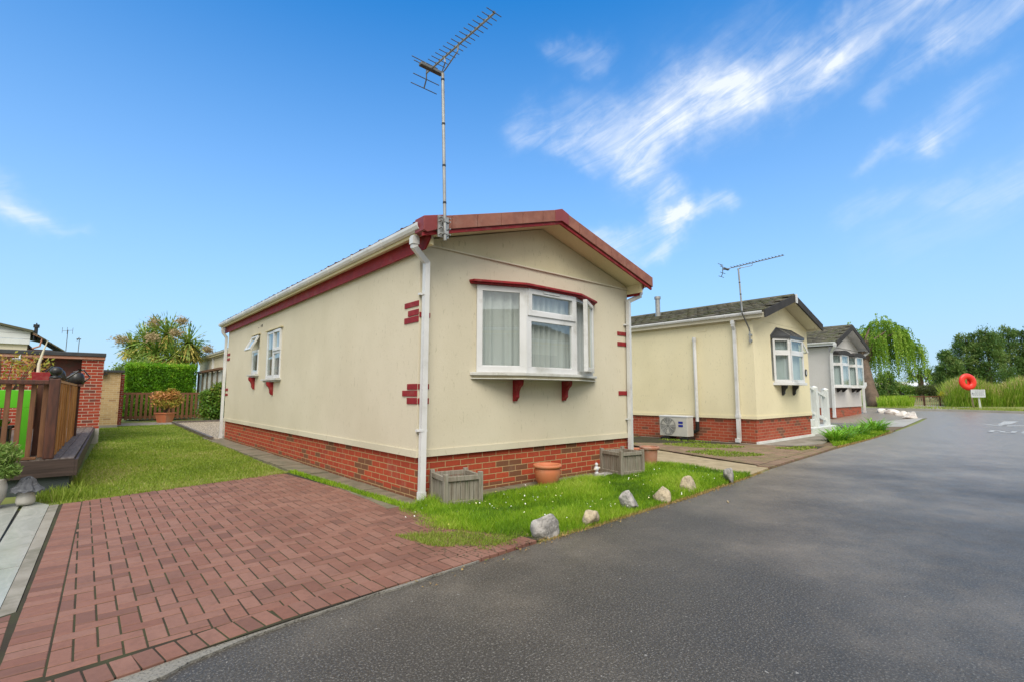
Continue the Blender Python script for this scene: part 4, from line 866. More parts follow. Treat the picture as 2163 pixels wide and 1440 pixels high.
mb=MB(); mb.tube([(12.43,5.33,2.78),(12.4,5.33,2.86),(12.22,5.4,3.22),(12.22,5.4,3.3)],.017,8); mb.build('cranked_arm','steel_dull',A2_)
mast(A2_,[(12.22,5.4,3.28),(12.2,5.43,4.36)],.02,[3.7,4.0])
yagi(A2_,(12.4,5.93,4.45),(12.4,4.45,4.52),17,.09,(12.2,5.43,4.36),er=.006)
mb=MB(); mb.box(12.42,12.5,5.3,5.36,2.54,2.58); mb.box(12.42,12.5,5.3,5.36,2.68,2.72); mb.build('wall_bracket','steel',A2_)
for x,y,z,lab in ((-1.15,45,5.55,'distant television aerial with upright rods above the brick shed'),(-.52,45,5.0,'short distant aerial on a pole right of the taller one')):
    a=thing('tv_aerial',(x,y,0),lab,'aerial'); mb=MB(); mb.tube([(x,y,0),(x+.03,y,z)],.02,6); mb.build('mast','steel_dull',a)
    mb=MB()
    if z>5.2:
        mb.tube([(x-.25,y,z-.1),(x+.28,y,z)],.012,5)
        for k,h in ((-.25,.2),(0,.24),(.28,.22)): mb.tube([(x+k,y,z-h-.05),(x+k,y,z+h-.05)],.012,5)
    else: mb.box(x-.12,x+.12,y-.1,y+.1,z-.05,z); mb.tube([(x-.1,y,z-.15),(x+.02,y,z+.1)],.02,5)
    mb.build('antenna_head','steel_dull',a)
# ------------------------------------------------------------------ items at the wall
def planter(x,y,w,h,label,rot=0):
    r=thing('wooden_planter',(x,y,0),label,'planter','weathered wooden planters'); WL[r.name]=Vector((0,0,0)); e=.05
    hw=w/2; rn=random.Random(int(x*10))
    for sx in (-1,1):
        for sy in (-1,1):
            mb=MB(); mb.box(sx*hw-e/2,sx*hw+e/2,sy*hw-e/2,sy*hw+e/2,0,h+rn.uniform(.01,.035)); mb.build('corner_post','teak_grey',r,bevel=.004)
    for s_ in (-1,1):
        for z0 in (h-.055,.03):
            mb=MB(); mb.box(-hw+e/2,hw-e/2,s_*hw-.018,s_*hw+.018,z0,z0+.05); mb.build('rail','teak_grey',r,bevel=.003)
            mb=MB(); mb.box(s_*hw-.018,s_*hw+.018,-hw+e/2,hw-e/2,z0,z0+.05); mb.build('rail','teak_grey',r,bevel=.003)
    mb=MB(); n=7; pw=(w-e)/n
    for s_ in (-1,1):
        for i in range(n):
            a=-hw+e/2+i*pw; j=rn.uniform(-.003,.003)
            mb.box(a+.002,a+pw-.003,s_*(hw-.012)-.006+j,s_*(hw-.012)+.006+j,.02,h-.058); mb.box(s_*(hw-.012)-.006+j,s_*(hw-.012)+.006+j,a+.002,a+pw-.003,.02,h-.058)
    mb.build('slats','teak_grey',r,bevel=.002)
    mb=MB(); mb.box(-hw+.03,hw-.03,-hw+.03,hw-.03,.05,h-.13); mb.build('compost','soil',r)
    r.rotation_euler=(0,0,rot); r.location=(x,y,0); return r
planter(3.30,4.80,.42,.35,'silvery slatted timber planter beside the near downpipe',R(-12)); planter(6.47,4.84,.44,.37,'slatted timber planter at the far front corner beside the tall pot',R(-10))
mb=MB(); mb.lathe([(.10,.0),(.115,.02),(.155,.10),(.175,.19),(.168,.245),(.165,.25),(.188,.258),(.193,.275),(.188,.295),(.17,.297),(.16,.285),(.15,.25),(.15,.2),(.02,.19)],(4.76,4.78,.02),40)
P1=thing('terracotta_pot',(4.76,4.78,.02),'round orange terracotta pot with rolled rim against the brick skirt','pot'); mb.build('bowl','terracotta',P1,smooth=True)
mb=MB(); mb.lathe([(.02,.0),(.148,.0),(.148,.012),(.02,.02)],(4.76,4.78,.19),20); mb.build('compost','soil',P1)
P2=thing('terracotta_pot',(7.36,4.93,0),'tall faded ribbed terracotta pot beyond the wooden planter','pot')
mb=MB(); mb.lathe([(.105,0),(.11,.02),(.135,.31),(.138,.315),(.14,.32),(.165,.325),(.168,.35),(.16,.362),(.14,.362),(.135,.34),(.13,.3),(.02,.29)],(7.36,4.93,.0),32); mb.build('bowl','terracotta_pale',P2,smooth=False)
mb=MB(); mb.lathe([(.1,0),(.12,.25),(.14,.26),(.14,.3),(.12,.3),(.02,.28)],(7.42,5.2,0),24); tag(mb.build('terracotta_pot','terracotta',None),'small terracotta pot half hidden behind the tall faded pot','pot')
# ornament: little cherub group
WLo=(6.04,5.0,.02)
O1=thing('garden_ornament',(6.04,5.0,.02),'small white and yellow figure ornament beside the second planter','ornament')
mb=MB(); mb.lathe([(.05,0),(.055,.02),(.04,.05),(.03,.07)],(6.04,5.0,.02),14); mb.lathe([(.01,.07),(.05,.09),(.055,.13),(.035,.17),(.01,.18)],(6.04,5.0,.02),14); mb.build('body','far_white',O1,smooth=True)
mb=MB(); mb.lathe([(.005,.17),(.03,.185),(.036,.21),(.028,.24),(.005,.25)],(6.04,5.0,.02),14); mb.build('head','far_white',O1,smooth=True)
mb=MB(); mb.lathe([(.01,.0),(.03,.02),(.03,.04),(.005,.05)],(5.97,4.98,.11),10); mb.lathe([(.01,.0),(.03,.02),(.03,.04),(.005,.05)],(6.1,4.98,.13),10); mb.build('flowers','cream_trim',O1,smooth=True)
O1.scale=(.72,.72,.72)
# stones
import bmesh
def rock(name,c,r,mat,label,cat='stone',group=None,seed=1,cuts=9,rz=0):
    rn=random.Random(seed); bm=bmesh.new(); bmesh.ops.create_icosphere(bm,subdivisions=4,radius=1)
    pl=[(Vector((rn.gauss(0,1),rn.gauss(0,1),rn.gauss(0,1))).normalized(),rn.uniform(.5,.82)) for _ in range(cuts)]
    from mathutils import noise as mn
    for v in bm.verts:
        for n,d in pl:
            k=v.co.dot(n)-d
            if k>0: v.co-=n*k*.94
        v.co*=1+.10*mn.noise(v.co*1.7+Vector((seed,0,0)))+.05*mn.noise(v.co*5+Vector((seed,3,0)))+.02*mn.noise(v.co*14)
        v.co=Vector((v.co.x*r[0],v.co.y*r[1],v.co.z*r[2]))
    me=bpy.data.meshes.new(name); bm.to_mesh(me); bm.free(); me.materials.append(MAT[mat]); me.polygons.foreach_set('use_smooth',[True]*len(me.polygons))
    at=me.attributes.new('sharp_face','BOOLEAN','FACE') if 'sharp_face' not in me.attributes else None
    o=bpy.data.objects.new(name,me); COL.objects.link(o); o.location=c; o.rotation_euler=(0,0,rz); return tag(o,label,cat,group)
GV='stones edging the grass verge'
rock('boulder',(3.15,3.2,.07),(.15,.11,.145),'stone_grey','largest jagged grey stone at the paving corner of the verge','stone',GV,3,10)
rock('boulder',(3.76,3.21,.06),(.105,.09,.12),'stone_tan','tan wedge-shaped stone second from the paving','stone',GV,8,8,.6)
rock('boulder',(4.54,3.31,.07),(.155,.12,.15),'stone_grey','grey white mottled rock third along the verge edge','stone',GV,12,9,.3)
rock('boulder',(5.17,3.31,.06),(.125,.1,.125),'stone_tan','flat-topped greyish tan stone between mottled rock and pale lump','stone',GV,17,7,1)
rock('boulder',(5.88,3.38,.07),(.14,.11,.145),'stone_tan','pale cream lumpy stone second from the concrete path','stone',GV,23,6,.2)
rock('boulder',(7.0,3.40,.09),(.19,.07,.18),'stone_grey','thin grey leaning slab stone next to the concrete path','stone',GV,31,8,.5)
rock('boulder',(6.0,4.86,.02),(.2,.11,.06),'stone_grey','long low grey stone lying beneath the small white ornament','stone',None,41,8,-.3)
GP='pale stones along the third home drive'
for i,(x,y,rx,rz_,lab) in enumerate(((31.3,6.95,.5,.3,'pale lilac rock farthest along the third drive'),(30.4,6.3,.55,.32,'broad white rock second from the far end of the drive edge'),(29.5,5.75,.4,.28,'low white rock in the middle of the drive edge row'),(28.8,5.35,.2,.3,'small upright white rock in the drive edge row'),(28.2,5.1,.35,.36,'round white rock nearest the road end of the row'),(27.5,5.15,.45,.16,'flat broken white rock lying in front of the round one'))):
    rock('rock',(x,y,T(x)+.05),(rx*.7,rx*.5,rz_*.62),'stone_white',lab,'stone',GP,60+i,7,i)
# air conditioner
AC=thing('air_conditioner',(12.1,7.25,.0),'white outdoor air conditioning unit with round fan and blue labels','air conditioner')
mb=MB(); mb.box(11.98,12.3,6.86,7.68,.13,.66); c=mb.build('case','ac_case',AC,bevel=.012)
mb=MB(); mb.box(11.97,12.31,6.85,7.69,.63,.672); mb.build('lid','far_white',AC,bevel=.01)
cy,cz=7.42,.395
mb=MB(); n=32; mb.prism([(11.979,cy+.235*math.cos(2*math.pi*k/n),cz+.235*math.sin(2*math.pi*k/n)) for k in range(n)],(-.004,0,0)); mb.build('fan_recess','grille_grey',AC)
mb=MB()
for r_ in (.05,.09,.13,.17,.205,.23): mb.tube([(11.965,cy+r_*math.cos(2*math.pi*k/24),cz+r_*math.sin(2*math.pi*k/24)) for k in range(25)],.003,4)
for k in range(12): mb.tube([(11.967,cy+.04*math.cos(k*math.pi/6),cz+.04*math.sin(k*math.pi/6)),(11.967,cy+.23*math.cos(k*math.pi/6),cz+.23*math.sin(k*math.pi/6))],.003,4)
mb.build('fan_grille','grubby_white',AC)
mb=MB()
for k in range(3):
    a=k*2.094+.5; mb.prism([(11.973,cy+.03*math.cos(a),cz+.03*math.sin(a)),(11.973,cy+.2*math.cos(a-.25),cz+.2*math.sin(a-.25)),(11.973,cy+.2*math.cos(a+.3),cz+.2*math.sin(a+.3))],(-.002,0,0))
mb.build('fan_blades','ac_case',AC)
for z0,z1 in ((.47,.525),(.385,.44)): mb=MB(); mb.box(11.974,11.979,6.98,7.11,z0,z1); mb.build('label','label_blue',AC)
for y in (6.95,7.5): mb=MB(); mb.box(11.95,12.32,y-.12,y+.14,.0,.11); mb.box(11.99,12.02,y,y+.06,.11,.14); mb.build('foot','black_plastic',AC,bevel=.01)
# white entrance steps of the second home
ST=thing('entrance_steps',(17.2,5.9,0),'white painted entrance steps with handrail at the side of the second home','steps')
gz_=T(18)
mb=MB(); mb.prism([(16.24,5.45,gz_),(16.24,7.0,gz_),(18.6,7.0,gz_),(19.15,6.3,gz_),(19.2,5.75,gz_),(18.9,5.45,gz_)],(0,0,.22)); mb.build('base_step','white_paint',ST,bevel=.01)
mb=MB(); mb.box(16.25,17.9,5.75,6.9,.22,.42); mb.box(16.25,17.2,5.75,6.9,.42,.64); mb.build('tread','white_paint',ST,bevel=.01)
for x,h in ((17.62,1.43),(18.62,1.37)):
    mb=MB(); mb.box(x-.085,x+.085,5.56,5.72,.22,h); mb.lathe([(.11,0),(.11,.03),(.06,.06),(.01,.08)],(x,5.64,h),4); mb.build('post','white_paint',ST,bevel=.006)
sl=Vector((1,0,-.22)).normalized()
mb=MB(); mb.obox((16.5,5.61,1.62),sl,(0,0,1),(0,1,0),0,2.1,-.035,.035,0,.08); mb.build('handrail','white_paint',ST)
mb=MB(); mb.obox((16.5,5.62,.86),sl,(0,0,1),(0,1,0),0,2.1,-.04,.04,0,.05); mb.build('bottom_rail','white_paint',ST)
for x in (17.0,17.3,17.95,18.25): mb=MB(); mb.box(x-.025,x+.025,5.63,5.66,.72-(x-17)*.22,1.62-(x-16.5)*.22); mb.build('baluster','white_paint',ST)
mb=MB(); mb.box(16.22,16.55,5.32,5.5,.3,.5); mb.build('meter_box','white_paint',ST,bevel=.01)
# ------------------------------------------------------------------ left: shed, deck, fences
SH=thing('brick_shed',(-.9,16.5,0),'red brick shed with black felt roof edge behind the deck','shed')
mb=MB(); mb.box(-.09,.345,16.5,16.93,.38,2.12); mb.box(.0,.344,16.93,21.5,.38,2.12); mb.box(-3.4,-.95,16.5,16.9,0,2.12); mb.build('wall','brick_shed',SH)
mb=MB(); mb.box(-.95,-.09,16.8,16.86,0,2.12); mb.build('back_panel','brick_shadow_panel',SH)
mb=MB(); mb.box(-.1,.355,16.48,21.5,0,.379); mb.build('plinth','concrete_pale',SH)
mb=MB(); mb.box(-3.5,.37,16.42,21.6,2.19,2.285); mb.build('roof','dark_paint',SH,bevel=.01)
mb=MB(); mb.box(-3.45,.36,16.45,21.55,2.121,2.189); mb.build('fascia','terracotta_pale',SH)
mb=MB(); mb.lathe([(.05,.02),(.06,.0),(.09,.05),(.06,.06)],(-1.25,16.35,2.02),10); mb.tube([(-1.2,16.35,2.03),(-1.2,16.35,2.17)],.02,6); mb.build('wall_lamp','far_white',SH)
BF=thing('brick_outbuilding',(.7,23.4,0),'buff brick outbuilding end wall with dark flat roof','outbuilding')
mb=MB(); mb.box(.2,1.0,23.4,27.5,.12,2.04); mb.build('wall','brick_buff',BF)
mb=MB(); mb.box(.2,1.01,23.38,27.5,0,.119); mb.build('plinth','concrete',BF)
mb=MB(); mb.box(.1,1.1,23.3,27.6,2.04,2.12); mb.build('roof','dark_paint',BF)
mb=MB(); mb.prism([(.38,23.35,1.9),(.62,23.35,1.95),(.62,23.35,2.0),(.4,23.35,1.97)],(0,-.12,0)); mb.build('wall_light','black_plastic',BF)
mb=MB(); mb.box(1.001,1.2,25.2,27.5,.0,2.03); mb.build('side_pier','brick_shed',BF)
# deck
DK=thing('timber_deck',(-.6,8.7,0),'raised dark timber deck with grey rendered base at left','deck')
def dk(y): return -.04+(y-8.6)*.0362
mb=MB(); mb.prism([(-4,8.66,0),(dk(8.66)-.03,8.66,0),(dk(16.4)-.03,16.4,0),(-4,16.4,0)],(0,0,.235)); mb.build('base','render_dark',DK)
mb=MB(); w_=.135
for i in range(28):
    a=i*(w_+.006); mb.prism([(dk(8.6)-a,8.63,.40),(dk(8.6)-a-w_,8.63,.40),(dk(16.4)-a-w_,16.4,.40),(dk(16.4)-a,16.4,.40)][::-1],(0,0,.028))
mb.build('deck_boards','deck_wood',DK)
mb=MB(); mb.box(-4,-.03,8.60,8.628,.21,.42); mb.prism([(-.028,8.60,.21),(-.0,8.60,.21),(dk(16.4)+.03,16.4,.21),(dk(16.4)+.002,16.4,.21)],(0,0,.2)); mb.build('fascia_board','deck_fascia',DK)
FN=thing('deck_fence',(-.27,8.7,.42),'brown picket fence with round ball finial along the deck','fence')
def fx(y): return -.275+(y-8.7)*.034
mb=MB(); mb.box(-.345,-.235,8.64,8.75,.43,1.45); mb.build('corner_post','post_dark',FN,bevel=.012)
mb=MB(); mb.lathe([(.02,0),(.062,.004),(.062,.018),(.03,.03),(.028,.04),(.055,.06),(.066,.09),(.055,.125),(.03,.145),(.004,.15)],(-.29,8.695,1.45),20); mb.build('ball_finial','black_plastic',FN,smooth=True)
mb=MB(); mb.box(-3,-.345,8.66,8.72,1.375,1.425); mb.build('top_rail','post_dark',FN,bevel=.004)
mb=MB(); mb.box(-3,-.40,8.64,8.70,.435,.465); mb.build('bottom_rail','fence_brown',FN,bevel=.004)
for i in range(24): mb=MB(); x=-.372-i*.113; mb.box(x-.025,x+.025,8.735,8.76,.45,1.375); mb.build('picket','fence_brown',FN,bevel=.003)
mb=MB(); mb.box(-.48,-.415,9.26,9.34,.43,1.36); mb.build('inner_post','post_dark',FN)
mb=MB(); mb.prism([(fx(8.75)+.02,8.75,1.40),(fx(13.9)+.02,13.9,1.40),(fx(13.9)-.07,13.9,1.40),(fx(8.75)-.07,8.75,1.40)],(0,0,.035)); mb.build('side_rail','fence_gold',FN)
rn=random.Random(12); y=8.76; 
while y<13.85:
    mb=MB(); d_=rn.choice((0,.022)); mb.box(fx(y)-.015+d_,fx(y)+.005+d_,y,y+.115,.432,1.395+rn.uniform(-.01,.0)); o=mb.build('side_board','fence_gold',FN,bevel=.002); y+=.135
# lime green planter trough
TB=thing('green_trough',(-.9,9.3,.43),'lime green trough table standing behind the deck fence','trough')
mb=MB(); mb.box(-1.9,-.50,9.1,9.55,1.07,1.30); mb.build('tray','lime_paint',TB,bevel=.004)
for x in (-.60,-1.85):
    mb=MB(); mb.box(x,x+.08,9.1,9.16,.43,1.07); mb.build('leg','lime_paint',TB); mb=MB(); mb.box(x-.02,x+.05,9.49,9.55,.43,1.07); mb.build('leg','lime_paint',TB)
PT=thing('leafy_plant',(-1.2,9.3,1.2),'pale leafy plants growing in the lime green trough','plant')
leaf_cloud('foliage',[(-1.0-i*.17,9.3,1.39,.14,.18,.1,.7) for i in range(6)],900,.035,'fluffy_leaf',PT,up=.4)
P_=thing('dark_crate',(-.95,9.35,.43),'black plastic crate below the lime green trough','crate'); 
mb=MB(); mb.box(-1.25,-.7,9.2,9.5,.43,.80); mb.build('body','black_plastic',P_,bevel=.01); mb=MB(); mb.box(-1.27,-.68,9.18,9.52,.80,.83); mb.build('rim','fascia_grey',P_)
leaf=thing('leafy_plant',(-.9,9.35,.82),'small green plant above the black crate','plant'); leaf_cloud('foliage',[(-.85,9.35,.87,.13,.1,.05,.4),(-1.1,9.35,.87,.1,.1,.05,.5)],260,.03,'fern_leaf',leaf)
# shelf with cans and red planter
SF=thing('garden_table',(-.5,10.4,.43),'dark timber garden table holding the cans and red planter','table')
mb=MB(); mb.box(-1.5,-.27,10.1,11.2,1.40,1.44); mb.build('top','post_dark',SF)
for x,y in ((-1.45,10.15),(-.35,10.15),(-1.45,11.1),(-.35,11.1)): mb=MB(); mb.box(x,x+.06,y,y+.06,.43,1.40); mb.build('leg','post_dark',SF)
RP=thing('red_planter',(-.6,10.4,1.44),'small red planter box with a dead pale stem','planter')
mb=MB(); mb.prism([(-.60,10.3,1.44),(-.42,10.3,1.44),(-.40,10.3,1.575),(-.62,10.3,1.575)],(0,.26,0)); mb.build('box','red_paint',RP,bevel=.006)
mb=MB(); mb.tube([(-.55,10.42,1.57),(-.55,10.42,1.7),(-.52,10.42,1.88),(-.48,10.42,2.06)],[.022,.02,.014,.005],7); mb.build('dead_stem','cream_trim',RP)
def can(x,y,z,s,label,fl=1,mat='black_plastic'):
    r=thing('watering_can',(x,y,z),label,'watering can','watering cans'); mb=MB(); mb.lathe([(.02,0),(.1*s,0),(.105*s,.1*s),(.085*s,.17*s),(.06*s,.19*s)],(x,y,z),18); mb.build('body',mat,r,smooth=True)
    mb=MB(); mb.tube([(x+fl*.08*s,y,z+.03),(x+fl*.2*s,y,z+.13*s),(x+fl*.26*s,y,z+.19*s)],[.02*s,.014*s,.012*s],8); mb.lathe([(.012,0),(.035*s,.03)],(x+fl*.27*s,y,z+.18*s),10); mb.build('spout',mat,r)
    mb=MB(); mb.tube([(x-fl*.09*s,y,z+.04),(x-fl*.17*s,y,z+.12*s),(x-fl*.08*s,y,z+.24*s),(x+fl*.05*s,y,z+.2*s)],.012*s,8); mb.build('handle',mat,r); return r
can(-.33,10.5,1.44,.95,'black watering can with curved handle on the table by the ball finial',1); can(-.13,13.2,1.44,1.2,'black watering can at the shed end of the fence',-1)
mb=MB(); mb.box(-.4,-.02,13.0,13.5,1.40,1.438); mb.box(-.38,-.34,13.1,13.14,.43,1.4); mb.box(-.1,-.06,13.1,13.14,.43,1.4); tag(mb.build('plant_stand','post_dark'),'narrow dark stand carrying the far watering can','stand')
SHR=thing('shrub',(-1.3,12.5,.4),'sparse yellowing shrub in front of the shed wall','shrub')
mb=MB(); rn=random.Random(5)
for k in range(12): a=rn.uniform(0,6.28); mb.tube([(-1.1,12.5,.4),(-1.1+.15*math.cos(a),12.5+.1*math.sin(a),1.3),(-1.1+.5*math.cos(a),12.5+.3*math.sin(a),1.9)],[.012,.008,.004],5)
mb.build('stems','branch',SHR); leaf_cloud('foliage',[(-1.1,12.5,1.65,.6,.4,.35,.45),(-1.4,12.5,1.4,.4,.3,.3,.6),(-.75,12.6,1.8,.3,.25,.25,.35)],700,.035,'autumn_leaf',SHR,shell=.2)
# mushroom and pot
MS=thing('stone_mushroom',(-.39,7.72,.045),'toadstool ornament with pale stem and dark ridged cap','ornament')
mb=MB(); mb.lathe([(.02,0),(.07,.0),(.082,.03),(.078,.08),(.06,.14),(.055,.155),(.02,.155)],(-.405,7.72,.045),24); mb.build('stem','mushroom_stem',MS,smooth=True)
mb=MB(); mb.lathe([(.02,.155),(.13,.14),(.142,.148),(.125,.175),(.08,.2),(.062,.245),(.045,.275),(.01,.29)],(-.405,7.72,.045),28)
mb.v=[(x+.012*math.sin(z*160+x*20),y+.012*math.sin(z*140+y*30),z+.012*math.sin(9*math.atan2(y-7.72,x+.405))*(z>.19)) for x,y,z in mb.v]; mb.build('cap','mushroom_cap',MS)
PW=thing('plant_pot',(-.72,7.75,.045),'white glazed pot at the left frame edge','pot')
mb=MB(); mb.lathe([(.02,0),(.11,0),(.16,.1),(.17,.2),(.15,.28),(.155,.3),(.135,.3),(.12,.26),(.02,.25)],(-.72,7.72,.045),28); mb.build('bowl','mushroom_stem',PW,smooth=True)
FL=thing('conifer_plant',(-.72,7.75,.3),'feathery light green plant growing from the white glazed pot','plant')
leaf_cloud('foliage',[(-.70,7.75,.46,.17,.16,.12,.5),(-.58,7.72,.60,.11,.1,.12,.6),(-.78,7.75,.64,.15,.12,.12,.4),(-.56,7.7,.42,.10,.1,.08,.5)],4200,.028,'fluffy_leaf',FL,up=.5,asp=.25,shell=.3)
# rear fence, hedge, potted shrub, bush
RF=thing('picket_fence',(2.8,28,0),'brown vertical picket fence under the clipped hedge','fence')
mb=MB(); mb.box(1.2,5.4,27.97,28.03,1.22,1.31); mb.build('top_rail','fence_brown',RF); mb=MB(); mb.box(1.2,5.4,27.97,28.03,.16,.26); mb.build('bottom_rail','fence_brown',RF)
for i in range(24): mb=MB(); x=1.25+i*.175; mb.box(x,x+.1,27.93,27.968,.1,1.26); mb.build('picket','fence_brown',RF)
for x in (1.2,3.2,5.3): mb=MB(); mb.box(x-.06,x+.06,28.03,28.14,0,1.35); mb.build('post','fence_brown',RF)
HD=thing('hedge',(2.8,29.7,0),'dense clipped green hedge below the palm','hedge')
bl=[]
n=26000; f=RNG.random(n); C=np.zeros((n,3)); C[:,0]=1.45+2.75*RNG.random(n); C[:,1]=28.9+1.6*RNG.random(n); C[:,2]=.2+2.42*RNG.random(n)
k=f<.55; C[k,1]=28.85+.12*RNG.random(k.sum())**.7; k=(f>=.55)&(f<.8); C[k,2]=2.56+.08*RNG.normal(size=k.sum()); k=(f>=.8)&(f<.93); C[k,0]=1.42+.1*RNG.random(k.sum())
a=rdir(n)+np.array([0,-.3,.8]); a/=np.linalg.norm(a,axis=1,keepdims=True); b=np.cross(a,rdir(n)); b/=np.linalg.norm(b,axis=1,keepdims=True)
sz=.06*(.6+.8*RNG.random(n)); cl=np.sin(C[:,0]*7+2*np.sin(C[:,2]*5))*np.sin(C[:,2]*8+C[:,0]*3)
quads('foliage',C,b*(sz*.3)[:,None],a*sz[:,None],.4+.2*cl+.16*RNG.normal(size=n)+.25*(C[:,2]>2.45),'hedge_leaf',HD)
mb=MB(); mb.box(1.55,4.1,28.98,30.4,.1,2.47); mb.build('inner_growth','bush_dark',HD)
PP=thing('potted_shrub',(2.72,26.1,.03),'orange-leaved shrub in a wide terracotta trough before the picket fence','potted shrub')
mb=MB(); mb.lathe([(.02,0),(.27,0),(.36,.36),(.4,.37),(.4,.42),(.35,.42),(.33,.37),(.02,.36)],(2.72,26.1,.03),4); o=mb.build('pot','terracotta',PP); 
mb=MB(); rn=random.Random(8)
for k in range(14): a=rn.uniform(0,6.28); r_=rn.uniform(.2,.6); mb.tube([(2.72,26.1,.4),(2.72+r_*.5*math.cos(a),26.1+.2*math.sin(a),.75),(2.72+r_*math.cos(a),26.1+.4*math.sin(a),1.1)],[.014,.01,.005],5)
mb.build('stems','branch',PP); leaf_cloud('foliage',[(2.5,26.1,1.15,.35,.3,.22,.75),(2.9,26.0,1.2,.35,.3,.25,.7),(2.7,26.0,.85,.55,.35,.22,.35),(3.1,26.1,1.0,.3,.3,.2,.5),(2.85,26,1.4,.15,.15,.12,.45)],1500,.06,'autumn_leaf',PP,shell=.3)
BU=thing('bush',(4.75,26.4,0),'rounded mixed green bush beside the far house corner','bush')
leaf_cloud('foliage',[(4.5,26.3,.55,.6,.5,.5,.35),(4.9,26.3,1.0,.6,.5,.5,.55),(4.4,26.4,1.1,.45,.4,.4,.4),(5.3,26.3,.7,.6,.5,.7,.45),(4.8,26.3,1.5,.4,.35,.3,.6),(5.3,26.4,1.5,.4,.4,.35,.7)],9000,.06,'bush_leaf',BU,shell=.35)
mb=MB(); mb.tube([(4.8,26.4,0),(4.85,26.4,.8)],.04,6); mb.tube([(4.8,26.4,0),(5.2,26.4,1.0)],.03,6); mb.build('stems','branch',BU)
BU2=thing('bush',(1.4,30.2,0),'soft pale bush at the left end of the hedge','bush')
leaf_cloud('foliage',[(1.6,30.8,2.3,.7,.5,.6,.6),(1.2,30.8,1.7,.5,.4,.8,.4),(2.1,31,2.7,.5,.4,.4,.75)],3500,.06,'fluffy_leaf',BU2,shell=.3)
# cordyline palm
PL=thing('palm_tree',(3.0,34,0),'many-headed palm with sword leaves and buff flower plumes above the hedge','palm tree')
def bpos(u,v,w):   # place from bearing and forward distance
    lat=(u-1081.5)/1046*w; return Vector((w*.654+lat*.756,w*.756-lat*.654,1.25+(831-v)/1046*w))
heads=[(345,706,27.5,1.15),(300,722,27.5,1.0),(270,733,27.8,.8),(390,724,27.3,1.05),(322,745,26.9,.95),(362,752,26.8,.95),(315,700,28.2,.85),(405,742,27.8,.7),(285,760,27.2,.7),(380,770,27.0,.7)]
mb=MB(); base=Vector((3.15,34.2,0))
for u,v,w,s in heads:
    h=bpos(u,v,w); m=base.lerp(h,.55); m.z*=.85; mb.tube([base+Vector((random.uniform(-.3,.3),random.uniform(-.3,.3),0)),m,h],[.11,.08,.05],8)
mb.build('trunk','bark',PL)
Cc,Uu,Vv,tt=[],[],[],[]
rn=random.Random(6)
for u,v,w,s in heads:
    h=bpos(u,v,w)
    for k in range(230):
        el_=rn.uniform(-1.0,1.35) if k<150 else rn.uniform(-1.45,-.75); az_=rn.uniform(0,6.283); d0=Vector((math.cos(az_)*math.cos(el_),math.sin(az_)*math.cos(el_),math.sin(el_))); L=s*rn.uniform(.85,1.3); wd=.07
        p=h.copy(); d_=d0.copy(); side=d0.cross(Vector((0,0,1))); side=side.normalized() if side.length>.05 else Vector((1,0,0)); nseg=4
        if rn.random()<.5: side=(side+d0.cross(side)*rn.uniform(-1,1)).normalized()
        tn=.35+.26*rn.gauss(0,1)+(.5 if el_<-.4 else 0)
        for q in range(nseg):
            st=L/nseg; e=p+d_*st; Cc.append((p+e)/2); Vv.append((e-p)*.58); Uu.append(side*wd*(1-.18*q)); tt.append(tn); p=e; d_=(d_+Vector((0,0,-.16*(1-abs(d0.z))))).normalized()
quads('fronds',[tuple(c) for c in Cc],[tuple(c) for c in Uu],[tuple(c) for c in Vv],np.array(tt),'palm_leaf',PL)
Cc,Uu,Vv,tt=[],[],[],[]
for u,v,w,s,dx,dz in ((322,684,27.4,.6,-.5,.5),(320,712,26.4,.55,-.6,-.1),(358,703,26.4,.5,.3,.1),(258,718,27.6,.55,-1,.0),(366,680,27.2,.5,.6,.5),(422,735,27.4,.45,.9,-.3)):
    h=bpos(u,v,w)
    for k in range(330):
        q=Vector((rn.gauss(0,.3)*s,rn.gauss(0,.26)*s,rn.gauss(0,.22)*s))+Vector((dx*.25,0,dz*.2)); c=h+q
        d_=Vector((rn.gauss(dx,.5),rn.gauss(0,.5),rn.gauss(dz,.4))).normalized()*.075; Cc.append(c); Vv.append(d_); Uu.append(d_.cross(Vector((rn.gauss(0,1),rn.gauss(0,1),rn.gauss(0,1)))).normalized()*.022); tt.append(rn.random())
quads('flower_plumes',[tuple(c) for c in Cc],[tuple(c) for c in Uu],[tuple(c) for c in Vv],np.array(tt),'palm_plume',PL)
# ------------------------------------------------------------------ right: willow, trees, reeds, sign, ring
WI=thing('willow_tree',(37.25,8.6,.45),'weeping willow with leaning trunk at the end of the road','willow')
W0=Vector((37.3,8.55,.4)); rn=random.Random(15)
mb=MB(); top=bpos(1829,765,33.2)
lat=Vector((.756,-.654,0)); fwv=Vector((.654,.756,0))
mb.tube([W0,W0+Vector((0,0,.25))-lat*.08,W0.lerp(top,.4)-lat*.08,top],[.52,.40,.34,.28],14)
cen=bpos(1862,742,34.5); limbs=[]
for k in range(16):
    e=bpos(rn.uniform(1800,1915),rn.uniform(685,735),rn.uniform(32.5,36.5)); m=top.lerp(e,.5)+Vector((0,0,.5)); mb.tube([top-Vector((0,0,.2)),m,e],[.16,.09,.03],6); limbs.append((top.copy(),m,e))
mb.build('trunk','bark',WI,smooth=True)
Cc,Uu,Vv,tt=[],[],[],[]; st=MB()
anch=[]
